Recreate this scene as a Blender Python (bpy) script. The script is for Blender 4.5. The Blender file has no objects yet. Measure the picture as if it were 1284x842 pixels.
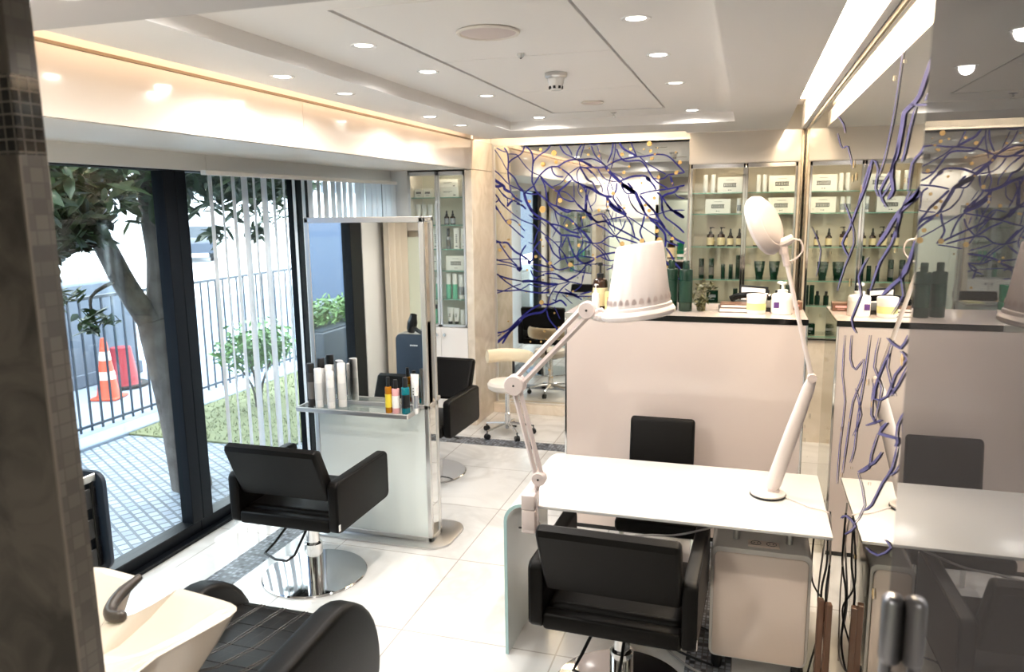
import bpy, bmesh, math, random
from mathutils import Vector, Matrix, Euler
random.seed(7)
PI = math.pi
scene = bpy.context.scene
COL = scene.collection

# ------------------------------------------------------------------ materials
def lin(c):
    c /= 255.0
    return c / 12.92 if c <= .04045 else ((c + .055) / 1.055) ** 2.4
def rgb(r, g, b): return (lin(r), lin(g), lin(b), 1)

def mat(name, col, rough=.5, metal=0, spec=.5, ior=1.5, coat=0, noise=None, bump=None, trans=0, emit=None):
    """noise=(scale, colour2, contrast) tints; bump=(scale, strength)"""
    m = bpy.data.materials.new(name); m.use_nodes = True
    nt = m.node_tree; p = nt.nodes['Principled BSDF']
    p.inputs['Base Color'].default_value = col
    p.inputs['Roughness'].default_value = rough
    p.inputs['Metallic'].default_value = metal
    p.inputs['Specular IOR Level'].default_value = spec
    p.inputs['IOR'].default_value = ior
    p.inputs['Coat Weight'].default_value = coat
    p.inputs['Coat Roughness'].default_value = .03
    p.inputs['Transmission Weight'].default_value = trans
    if emit:
        p.inputs['Emission Color'].default_value = emit[0]; p.inputs['Emission Strength'].default_value = emit[1]
    if noise or bump:
        tc = nt.nodes.new('ShaderNodeTexCoord')
    if noise:
        n = nt.nodes.new('ShaderNodeTexNoise'); n.inputs['Scale'].default_value = noise[0]; n.inputs['Detail'].default_value = 6
        r = nt.nodes.new('ShaderNodeValToRGB'); c = noise[2] if len(noise) > 2 else .2
        r.color_ramp.elements[0].position = .5 - c; r.color_ramp.elements[1].position = .5 + c
        r.color_ramp.elements[0].color = col; r.color_ramp.elements[1].color = noise[1]
        nt.links.new(tc.outputs['Object'], n.inputs['Vector']); nt.links.new(n.outputs['Fac'], r.inputs['Fac'])
        nt.links.new(r.outputs['Color'], p.inputs['Base Color'])
    if bump:
        n = nt.nodes.new('ShaderNodeTexNoise'); n.inputs['Scale'].default_value = bump[0]; n.inputs['Detail'].default_value = 4
        b = nt.nodes.new('ShaderNodeBump'); b.inputs['Strength'].default_value = bump[1]; b.inputs['Distance'].default_value = .01
        nt.links.new(tc.outputs['Object'], n.inputs['Vector']); nt.links.new(n.outputs['Fac'], b.inputs['Height'])
        nt.links.new(b.outputs['Normal'], p.inputs['Normal'])
    return m

def thin_glass(name, tint, refl=1.0, base=.03):
    m = bpy.data.materials.new(name); m.use_nodes = True
    nt = m.node_tree; nt.nodes.clear()
    o = nt.nodes.new('ShaderNodeOutputMaterial'); mx = nt.nodes.new('ShaderNodeMixShader')
    t = nt.nodes.new('ShaderNodeBsdfTransparent'); t.inputs['Color'].default_value = tint
    g = nt.nodes.new('ShaderNodeBsdfGlossy'); g.inputs['Roughness'].default_value = .0
    f = nt.nodes.new('ShaderNodeLayerWeight'); f.inputs['Blend'].default_value = .5
    pw = nt.nodes.new('ShaderNodeMath'); pw.operation = 'POWER'; pw.inputs[1].default_value = 5
    k = nt.nodes.new('ShaderNodeMath'); k.operation = 'MULTIPLY_ADD'; k.inputs[1].default_value = .96*refl; k.inputs[2].default_value = .04*refl
    nt.links.new(f.outputs['Facing'], pw.inputs[0]); nt.links.new(pw.outputs[0], k.inputs[0]); nt.links.new(k.outputs[0], mx.inputs[0])
    nt.links.new(t.outputs[0], mx.inputs[1]); nt.links.new(g.outputs[0], mx.inputs[2]); nt.links.new(mx.outputs[0], o.inputs[0])
    return m

def emis(name, col, s):
    m = bpy.data.materials.new(name); m.use_nodes = True
    nt = m.node_tree; nt.nodes.clear()
    o = nt.nodes.new('ShaderNodeOutputMaterial'); e = nt.nodes.new('ShaderNodeEmission')
    e.inputs[0].default_value = col; e.inputs[1].default_value = s
    nt.links.new(e.outputs[0], o.inputs[0]); return m

def brick_mat(name, c1, c2, mortar, w, h, msize, rough, bumpd=0, coords='Object', offset=0.0, veins=None, rot=0, plane='xy', spec=.5):
    m = mat(name, c1, rough, spec=spec); nt = m.node_tree; p = nt.nodes['Principled BSDF']
    tc = nt.nodes.new('ShaderNodeTexCoord'); mp = nt.nodes.new('ShaderNodeMapping')
    mp.inputs['Rotation'].default_value = (0, 0, rot)
    b = nt.nodes.new('ShaderNodeTexBrick')
    b.inputs['Color1'].default_value = c1; b.inputs['Color2'].default_value = c2; b.inputs['Mortar'].default_value = mortar
    b.inputs['Scale'].default_value = 1; b.inputs['Brick Width'].default_value = w; b.inputs['Row Height'].default_value = h
    b.inputs['Mortar Size'].default_value = msize; b.offset = offset; b.inputs['Bias'].default_value = 0
    src = tc.outputs[coords]
    if plane != 'xy':
        sp = nt.nodes.new('ShaderNodeSeparateXYZ'); cb = nt.nodes.new('ShaderNodeCombineXYZ'); nt.links.new(src, sp.inputs[0])
        nt.links.new(sp.outputs['X' if plane == 'xz' else 'Y'], cb.inputs[0]); nt.links.new(sp.outputs['Z'], cb.inputs[1]); src = cb.outputs[0]
    nt.links.new(src, mp.inputs[0]); nt.links.new(mp.outputs[0], b.inputs['Vector'])
    out = b.outputs['Color']
    if veins:
        n = nt.nodes.new('ShaderNodeTexNoise'); n.inputs['Scale'].default_value = veins[0]; n.inputs['Detail'].default_value = 8; n.inputs['Distortion'].default_value = 1.2
        nt.links.new(tc.outputs[coords], n.inputs['Vector'])
        r = nt.nodes.new('ShaderNodeValToRGB')
        r.color_ramp.elements[0].position = .40; r.color_ramp.elements[0].color = (1, 1, 1, 1)
        e = r.color_ramp.elements.new(.5); e.color = veins[1]
        r.color_ramp.elements[-1].position = .6; r.color_ramp.elements[-1].color = (1, 1, 1, 1)
        nt.links.new(n.outputs['Fac'], r.inputs['Fac'])
        mx = nt.nodes.new('ShaderNodeMix'); mx.data_type = 'RGBA'; mx.blend_type = 'MULTIPLY'; mx.inputs['Factor'].default_value = veins[2]
        nt.links.new(out, mx.inputs['A']); nt.links.new(r.outputs['Color'], mx.inputs['B']); out = mx.outputs['Result']
    nt.links.new(out, p.inputs['Base Color'])
    if bumpd:
        bp = nt.nodes.new('ShaderNodeBump'); bp.inputs['Strength'].default_value = .6; bp.inputs['Distance'].default_value = bumpd; bp.invert = True
        nt.links.new(b.outputs['Fac'], bp.inputs['Height']); nt.links.new(bp.outputs['Normal'], p.inputs['Normal'])
    return m

def marble(name, base, vein, scale, amount, rough):
    m = mat(name, base, rough); nt = m.node_tree; p = nt.nodes['Principled BSDF']
    tc = nt.nodes.new('ShaderNodeTexCoord')
    n = nt.nodes.new('ShaderNodeTexNoise'); n.inputs['Scale'].default_value = scale; n.inputs['Detail'].default_value = 9; n.inputs['Distortion'].default_value = 1.5
    r = nt.nodes.new('ShaderNodeValToRGB')
    r.color_ramp.elements[0].position = .38; r.color_ramp.elements[0].color = vein
    r.color_ramp.elements[1].position = .38 + amount; r.color_ramp.elements[1].color = base
    nt.links.new(tc.outputs['Object'], n.inputs['Vector']); nt.links.new(n.outputs['Fac'], r.inputs['Fac']); nt.links.new(r.outputs['Color'], p.inputs['Base Color'])
    return m

M = {}
M['paint'] = mat('ceiling_paint', rgb(242, 239, 236), .7)
M['soffit'] = mat('grey_paint', rgb(234, 227, 218), .5)
M['wallpaint'] = mat('white_wall_paint', rgb(228, 226, 222), .6)
M['fascia'] = mat('white_back_painted_glass', rgb(232, 224, 214), .12, coat=.5)
M['marble_floor'] = brick_mat('white_marble_tiles', rgb(238, 236, 233), rgb(230, 228, 225), rgb(190, 184, 178), .78, .78, .004, .13, veins=(1.3, rgb(200, 197, 194), .35))
M['mosaic_dark'] = brick_mat('dark_mosaic', rgb(10, 14, 22), rgb(150, 156, 166), rgb(80, 80, 84), .026, .026, .003, .34, spec=.25)
M['mosaic_light'] = brick_mat('pale_mosaic', rgb(112, 106, 98), rgb(84, 79, 73), rgb(88, 83, 76), .033, .033, .0016, .3, plane='yz', offset=.0)
M['mosaic_black'] = brick_mat('black_mosaic', rgb(14, 13, 13), rgb(24, 22, 22), rgb(110, 104, 98), .025, .025, .002, .1, plane='yz')
M['mosaic_black_f'] = brick_mat('black_mosaic_front', rgb(14, 13, 13), rgb(24, 22, 22), rgb(110, 104, 98), .025, .025, .002, .1, plane='xz')
M['grey_marble'] = marble('grey_marble', rgb(96, 88, 80), rgb(62, 56, 51), 5, .22, .4)
M['corner'] = mat('corner_bead', rgb(120, 110, 100), .4)
M['cream_marble'] = marble('cream_marble', rgb(232, 220, 204), rgb(214, 200, 180), 4, .3, .2)
M['mirror'] = mat('mirror', (.80, .81, .765, 1), .0, 1)
M['mirror_clear'] = mat('clear_mirror', (.86, .87, .86, 1), .0, 1)
M['smoked'] = mat('smoked_glass_leaf', rgb(78, 74, 73), .015, ior=1.75, spec=.5)
M['vein'] = mat('blue_print', rgb(40, 42, 112), .55, spec=.1)
M['gold_dot'] = mat('gold_bubble_print', rgb(205, 172, 112), .25, .35)
M['chrome'] = mat('chrome', (.78, .77, .76, 1), .08, 1)
M['disc'] = mat('dark_chrome', (.50, .50, .51, 1), .06, 1)
M['handle'] = mat('dark_steel', (.30, .30, .32, 1), .3, 1)
M['vein_pale'] = mat('pale_purple_print', rgb(84, 82, 128), .55, spec=.1)
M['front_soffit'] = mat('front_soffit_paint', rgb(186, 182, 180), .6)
M['steel'] = mat('brushed_steel', (.62, .61, .60, 1), .28, 1)
M['alu'] = mat('satin_aluminium', (.72, .71, .70, 1), .3, .9)
M['bronze'] = mat('bronze_trim', (.30, .24, .18, 1), .25, 1)
M['black_frame'] = mat('black_window_frame', rgb(11, 14, 19), .4, spec=.2)
M['leather'] = mat('black_leather', rgb(7, 5, 4), .42, spec=.16, bump=(260, .12))
M['black'] = mat('black_plastic', rgb(16, 16, 18), .35)
M['blackgloss'] = mat('black_gloss', rgb(10, 10, 11), .08)
M['rubber'] = mat('dark_grey_gel', rgb(62, 54, 48), .35)
M['glass'] = thin_glass('clear_glass', (.93, .97, .96, 1), 1.1)
M['doorglass'] = thin_glass('door_glass', (.95, .97, .95, 1), 1.0)
M['shelfglass'] = thin_glass('shelf_glass', (.95, .975, .96, 1), 1.1)
M['edgeglass'] = mat('glass_edge', rgb(128, 176, 158), .1)
M['frosted'] = mat('frosted_white_glass', rgb(232, 238, 234), .28, coat=.3)
M['white_gloss'] = mat('white_lacquer', rgb(238, 232, 226), .1, coat=.4)
M['counter_white'] = mat('counter_back_painted_glass', rgb(212, 198, 191), .06, coat=.3)
M['desk_white'] = mat('opal_glass_top', rgb(214, 213, 211), .22)
M['desk_edge'] = mat('aqua_glass_edge', rgb(172, 204, 204), .08)
M['ceramic'] = mat('cream_ceramic', rgb(226, 214, 200), .1, coat=.4)
M['lamp_white'] = mat('white_enamel', rgb(222, 211, 207), .28)
M['lamp_pink'] = mat('pale_grey_enamel', rgb(214, 200, 196), .4)
M['led'] = emis('lamp_opal', (1, .97, .92, 1), 9)
M['led_dim'] = emis('lamp_opal_dim', (1, .95, .86, 1), 1.6)
M['cove'] = emis('cove_led', (1, .80, .56, 1), 28.0)
M['cove_left'] = emis('cove_led_warm', (1, .70, .46, 1), 4.6)
M['added_shelf_led'] = emis('added_shelf_led', (1, .86, .66, 1), 8)  # glow for the strips added inside the two cabinets
M['blind'] = mat('white_blind_fabric', rgb(246, 246, 244), .7)
_nt = M['blind'].node_tree; _tl = _nt.nodes.new('ShaderNodeBsdfTranslucent'); _tl.inputs[0].default_value = rgb(236, 240, 244); _mx = _nt.nodes.new('ShaderNodeMixShader'); _mx.inputs[0].default_value = .62
_nt.links.new(_nt.nodes['Principled BSDF'].outputs[0], _mx.inputs[1]); _nt.links.new(_tl.outputs[0], _mx.inputs[2]); _nt.links.new(_mx.outputs[0], _nt.nodes['Material Output'].inputs[0])
M['cream_fabric'] = mat('cream_curtain', rgb(226, 214, 196), .8)
M['stool_cream'] = mat('cream_vinyl', rgb(232, 216, 186), .35)
M['stool_white'] = mat('white_vinyl', rgb(238, 230, 220), .3)
M['navy'] = mat('navy_card', rgb(34, 46, 62), .45)
M['paper'] = mat('white_paper', rgb(240, 238, 234), .6)
M['card'] = mat('white_carton', rgb(240, 237, 230), .45)
M['grey_print'] = mat('grey_print', rgb(112, 108, 104), .5)
M['dark_print'] = mat('dark_print', rgb(52, 50, 50), .5)
M['cab_back'] = mat('cabinet_lining', rgb(222, 220, 208), .4)
M['shelf_back'] = mat('beige_lining', rgb(222, 210, 192), .35)
M['amber'] = mat('amber_glass', rgb(52, 30, 18), .08)
M['cream_label'] = mat('cream_label', rgb(232, 212, 168), .5)
M['green'] = mat('dark_green_plastic', rgb(6, 42, 27), .25)
M['green_print'] = mat('muted_green_print', rgb(16, 50, 36), .4)
M['pale_label'] = mat('pale_label', rgb(222, 221, 219), .4)
M['green_mid'] = mat('green_jar', rgb(10, 110, 78), .2)
M['green_clear'] = mat('pale_green_liquid', rgb(120, 200, 168), .12)
M['white_pl'] = mat('white_plastic', rgb(243, 241, 238), .25)
M['teal'] = mat('teal_plastic', rgb(0, 112, 124), .2)
M['amber_oil'] = mat('golden_oil', rgb(176, 112, 16), .08)
M['pink'] = mat('pink_plastic', rgb(236, 176, 176), .25)
M['silver_pl'] = mat('silver_plastic', rgb(176, 178, 184), .25, .5)
M['redp'] = mat('red_print', rgb(206, 46, 44), .4)
M['yellowgreen'] = mat('yellow_green_carton', rgb(222, 218, 150), .4)
M['yellow'] = mat('yellow_print', rgb(232, 206, 60), .4)
M['purple'] = mat('purple_print', rgb(86, 52, 120), .4)
M['brownbox'] = mat('brown_tin', rgb(110, 78, 60), .35)
M['orange'] = mat('orange_print', rgb(236, 150, 50), .4)
M['leafp'] = mat('variegated_leaf', rgb(44, 54, 28), .4, noise=(40, rgb(120, 116, 80), .12))
M['leaf'] = mat('tree_leaf', rgb(30, 52, 32), .4, noise=(3, rgb(70, 96, 52), .25))
M['leaf2'] = mat('bush_leaf', rgb(50, 92, 44), .45, noise=(6, rgb(110, 150, 80), .25))
M['bark'] = mat('grey_bark', rgb(108, 102, 98), .85, noise=(9, rgb(70, 62, 58), .2), bump=(30, .8))
M['cobble'] = brick_mat('pale_cobblestones', rgb(150, 160, 174), rgb(122, 132, 148), rgb(78, 86, 98), .085, .075, .010, .6, bumpd=.004, offset=.5, rot=.55)
M['bluewall'] = mat('blue_grey_facade', rgb(62, 80, 106), .8)
M['concrete'] = mat('pale_concrete', rgb(150, 162, 178), .8, noise=(3, rgb(136, 148, 164), .25))
M['greywall'] = mat('grey_render', rgb(100, 110, 124), .85, noise=(3, rgb(88, 98, 112), .2))
M['grass'] = mat('grass', rgb(92, 100, 66), .9, noise=(14, rgb(120, 124, 92), .2))
M['rail'] = mat('rail_paint', rgb(44, 56, 72), .45)
M['cone_o'] = mat('orange_cone', rgb(204, 84, 58), .5)
M['cone_r'] = mat('red_cone', rgb(150, 40, 52), .5)
M['cone_w'] = mat('cone_band', rgb(222, 216, 206), .45)
M['asphalt'] = mat('pale_street', rgb(206, 210, 216), .8)
M['building'] = mat('pale_facade', rgb(224, 228, 232), .8)
M['carpaint'] = mat('dark_car_paint', rgb(54, 64, 80), .2)
M['whitecar'] = mat('white_car_paint', rgb(214, 220, 226), .2)
M['tyre'] = mat('tyre', rgb(22, 24, 28), .7)
M['winglass'] = mat('dark_window', rgb(46, 56, 68), .08)
M['pedestal'] = mat('beige_lacquer', rgb(236, 218, 205), .14, coat=.3)
M['greenpanel'] = mat('pale_green_glass', rgb(232, 238, 222), .12)
M['grey_pl'] = mat('grey_cable', rgb(150, 146, 144), .5)

# ------------------------------------------------------------------ mesh helpers
def new(): return bmesh.new()

def box(bm, x0, x1, y0, y1, z0, z1, r=0, seg=2, mi=0, mtx=None):
    b = bmesh.new(); bmesh.ops.create_cube(b, size=1)
    for v in b.verts:
        v.co = Vector(((v.co.x+.5)*(x1-x0)+x0, (v.co.y+.5)*(y1-y0)+y0, (v.co.z+.5)*(z1-z0)+z0))
    if r > 0:
        bmesh.ops.bevel(b, geom=b.edges[:], offset=min(r, .49*min(abs(x1-x0), abs(y1-y0), abs(z1-z0))), segments=seg, affect='EDGES', profile=.5)
    merge(bm, b, mi, mtx)

def merge(bm, b, mi=0, mtx=None):
    if mtx is not None: b.transform(mtx)
    mp = {}
    for v in b.verts: mp[v] = bm.verts.new(v.co)
    for f in b.faces:
        try:
            nf = bm.faces.new([mp[v] for v in f.verts]); nf.material_index = mi
        except ValueError: pass
    b.free()

def cyl(bm, r, z0, z1, n=24, x=0, y=0, mi=0, r2=None, mtx=None):
    lathe(bm, [(0, z0), (r, z0), (r if r2 is None else r2, z1), (0, z1)], n, x, y, mi, mtx)

def lathe(bm, prof, n=24, x=0, y=0, mi=0, mtx=None):
    b = bmesh.new(); rings = []
    for r, z in prof:
        if r <= 1e-6: rings.append([b.verts.new((x, y, z))])
        else: rings.append([b.verts.new((x+r*math.cos(2*PI*k/n), y+r*math.sin(2*PI*k/n), z)) for k in range(n)])
    for a, c in zip(rings, rings[1:]):
        for k in range(n):
            k2 = (k+1) % n
            if len(a) == 1 and len(c) == 1: continue
            if len(a) == 1: b.faces.new((a[0], c[k2], c[k]))
            elif len(c) == 1: b.faces.new((a[k], a[k2], c[0]))
            else: b.faces.new((a[k], a[k2], c[k2], c[k]))
    bmesh.ops.recalc_face_normals(b, faces=b.faces[:])
    merge(bm, b, mi, mtx)

def spline(pts, n=6):
    P = [Vector(p) for p in pts]; o = []
    for i in range(len(P)-1):
        p0, p1, p2, p3 = P[max(i-1, 0)], P[i], P[i+1], P[min(i+2, len(P)-1)]
        for k in range(n):
            t = k/n
            o.append(.5*((2*p1)+(-p0+p2)*t+(2*p0-5*p1+4*p2-p3)*t*t+(-p0+3*p1-3*p2+p3)*t**3))
    o.append(P[-1]); return o

def tube(bm, pts, r, n=8, closed=False, mi=0, smooth=0):
    if smooth: pts = spline(pts, smooth)
    P = [Vector(p) for p in pts]; m = len(P)
    R = r if isinstance(r, (list, tuple)) else [r]*m
    if len(R) != m: R = [R[0]+(R[-1]-R[0])*i/(m-1) for i in range(m)]
    b = bmesh.new(); rings = []; up = None
    for i, p in enumerate(P):
        t = (P[(i+1) % m]-P[i-1]) if closed else (P[min(i+1, m-1)]-P[max(i-1, 0)])
        t.normalize()
        if up is None:
            up = Vector((0, 0, 1)) if abs(t.z) < .9 else Vector((1, 0, 0))
        u = up-t*up.dot(t)
        if u.length < 1e-4: u = t.orthogonal()
        u.normalize(); w = t.cross(u); up = u
        rings.append([b.verts.new(p+u*R[i]*math.cos(2*PI*k/n)+w*R[i]*math.sin(2*PI*k/n)) for k in range(n)])
    L = m if closed else m-1
    for i in range(L):
        a, c = rings[i], rings[(i+1) % m]
        for k in range(n): b.faces.new((a[k], a[(k+1) % n], c[(k+1) % n], c[k]))
    if not closed:
        b.faces.new(rings[0][::-1]); b.faces.new(rings[-1])
    bmesh.ops.recalc_face_normals(b, faces=b.faces[:])
    merge(bm, b, mi)

def prism(bm, poly, h0, h1, plane='xy', r=0, mi=0, seg=2, mtx=None):
    b = bmesh.new()
    def co(p, h):
        return {'xy': (p[0], p[1], h), 'xz': (p[0], h, p[1]), 'yz': (h, p[0], p[1])}[plane]
    a = [b.verts.new(co(p, h0)) for p in poly]; c = [b.verts.new(co(p, h1)) for p in poly]
    n = len(poly)
    b.faces.new(a[::-1]); b.faces.new(c)
    for k in range(n): b.faces.new((a[k], a[(k+1) % n], c[(k+1) % n], c[k]))
    bmesh.ops.recalc_face_normals(b, faces=b.faces[:])
    if r > 0:
        es = [e for e in b.edges if (e.verts[0] in a) == (e.verts[1] in a)]
        bmesh.ops.bevel(b, geom=es, offset=r, segments=seg, affect='EDGES', profile=.5)
    merge(bm, b, mi, mtx)

def rrect(x0, x1, y0, y1, r, n=6):
    o = []
    for cx, cy, a0 in ((x1-r, y1-r, 0), (x0+r, y1-r, 90), (x0+r, y0+r, 180), (x1-r, y0+r, 270)):
        for k in range(n+1):
            a = math.radians(a0+90*k/n); o.append((cx+r*math.cos(a), cy+r*math.sin(a)))
    return o

def loft(bm, loops, mi=0, cap0=False, cap1=False, closed=True):
    b = bmesh.new(); R = [[b.verts.new(p) for p in L] for L in loops]; n = len(loops[0])
    for a, c in zip(R, R[1:]):
        for k in range(n if closed else n-1): b.faces.new((a[k], a[(k+1) % n], c[(k+1) % n], c[k]))
    if cap0: b.faces.new(R[0][::-1])
    if cap1: b.faces.new(R[-1])
    bmesh.ops.recalc_face_normals(b, faces=b.faces[:])
    merge(bm, b, mi)

def obj(name, bm, mats, parent=None, loc=None, smooth=35, rot=None):
    me = bpy.data.meshes.new(name); bm.to_mesh(me); bm.free()
    for m in (mats if isinstance(mats, (list, tuple)) else [mats]):
        me.materials.append(M[m] if isinstance(m, str) else m)
    if smooth:
        me.shade_smooth(); me.set_sharp_from_angle(angle=math.radians(smooth))
    o = bpy.data.objects.new(name, me); COL.objects.link(o)
    if parent: o.parent = parent
    if loc: o.location = loc
    if rot: o.rotation_euler = rot
    return o

def tag(o, label, cat, group=None, kind=None):
    if label: o['label'] = label
    if cat: o['category'] = cat
    if group: o['group'] = group
    if kind: o['kind'] = kind
    return o

def struct(name, bm, mats, label=None, parent=None, smooth=0):
    o = obj(name, bm, mats, parent, smooth=smooth)
    if not parent: o['kind'] = 'structure'
    if label: o['label'] = label
    return o

def thing(name, label, cat, loc=(0, 0, 0), rz=0, group=None):
    o = bpy.data.objects.new(name, None); COL.objects.link(o)
    o.empty_display_size = .05
    o.location = loc; o.rotation_euler = (0, 0, rz)
    return tag(o, label, cat, group)

def children(o): return [c for c in bpy.data.objects if c.parent == o]

def dup(root, loc, rz=0, label=None, group=None):
    r = root.copy(); COL.objects.link(r); r.location = loc; r.rotation_euler = (0, 0, rz)
    if label: r['label'] = label
    if group: r['group'] = group
    for ch in children(root):
        c = ch.copy(); COL.objects.link(c); c.parent = r
        for g in children(ch):
            d = g.copy(); COL.objects.link(d); d.parent = c
    return r

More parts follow.
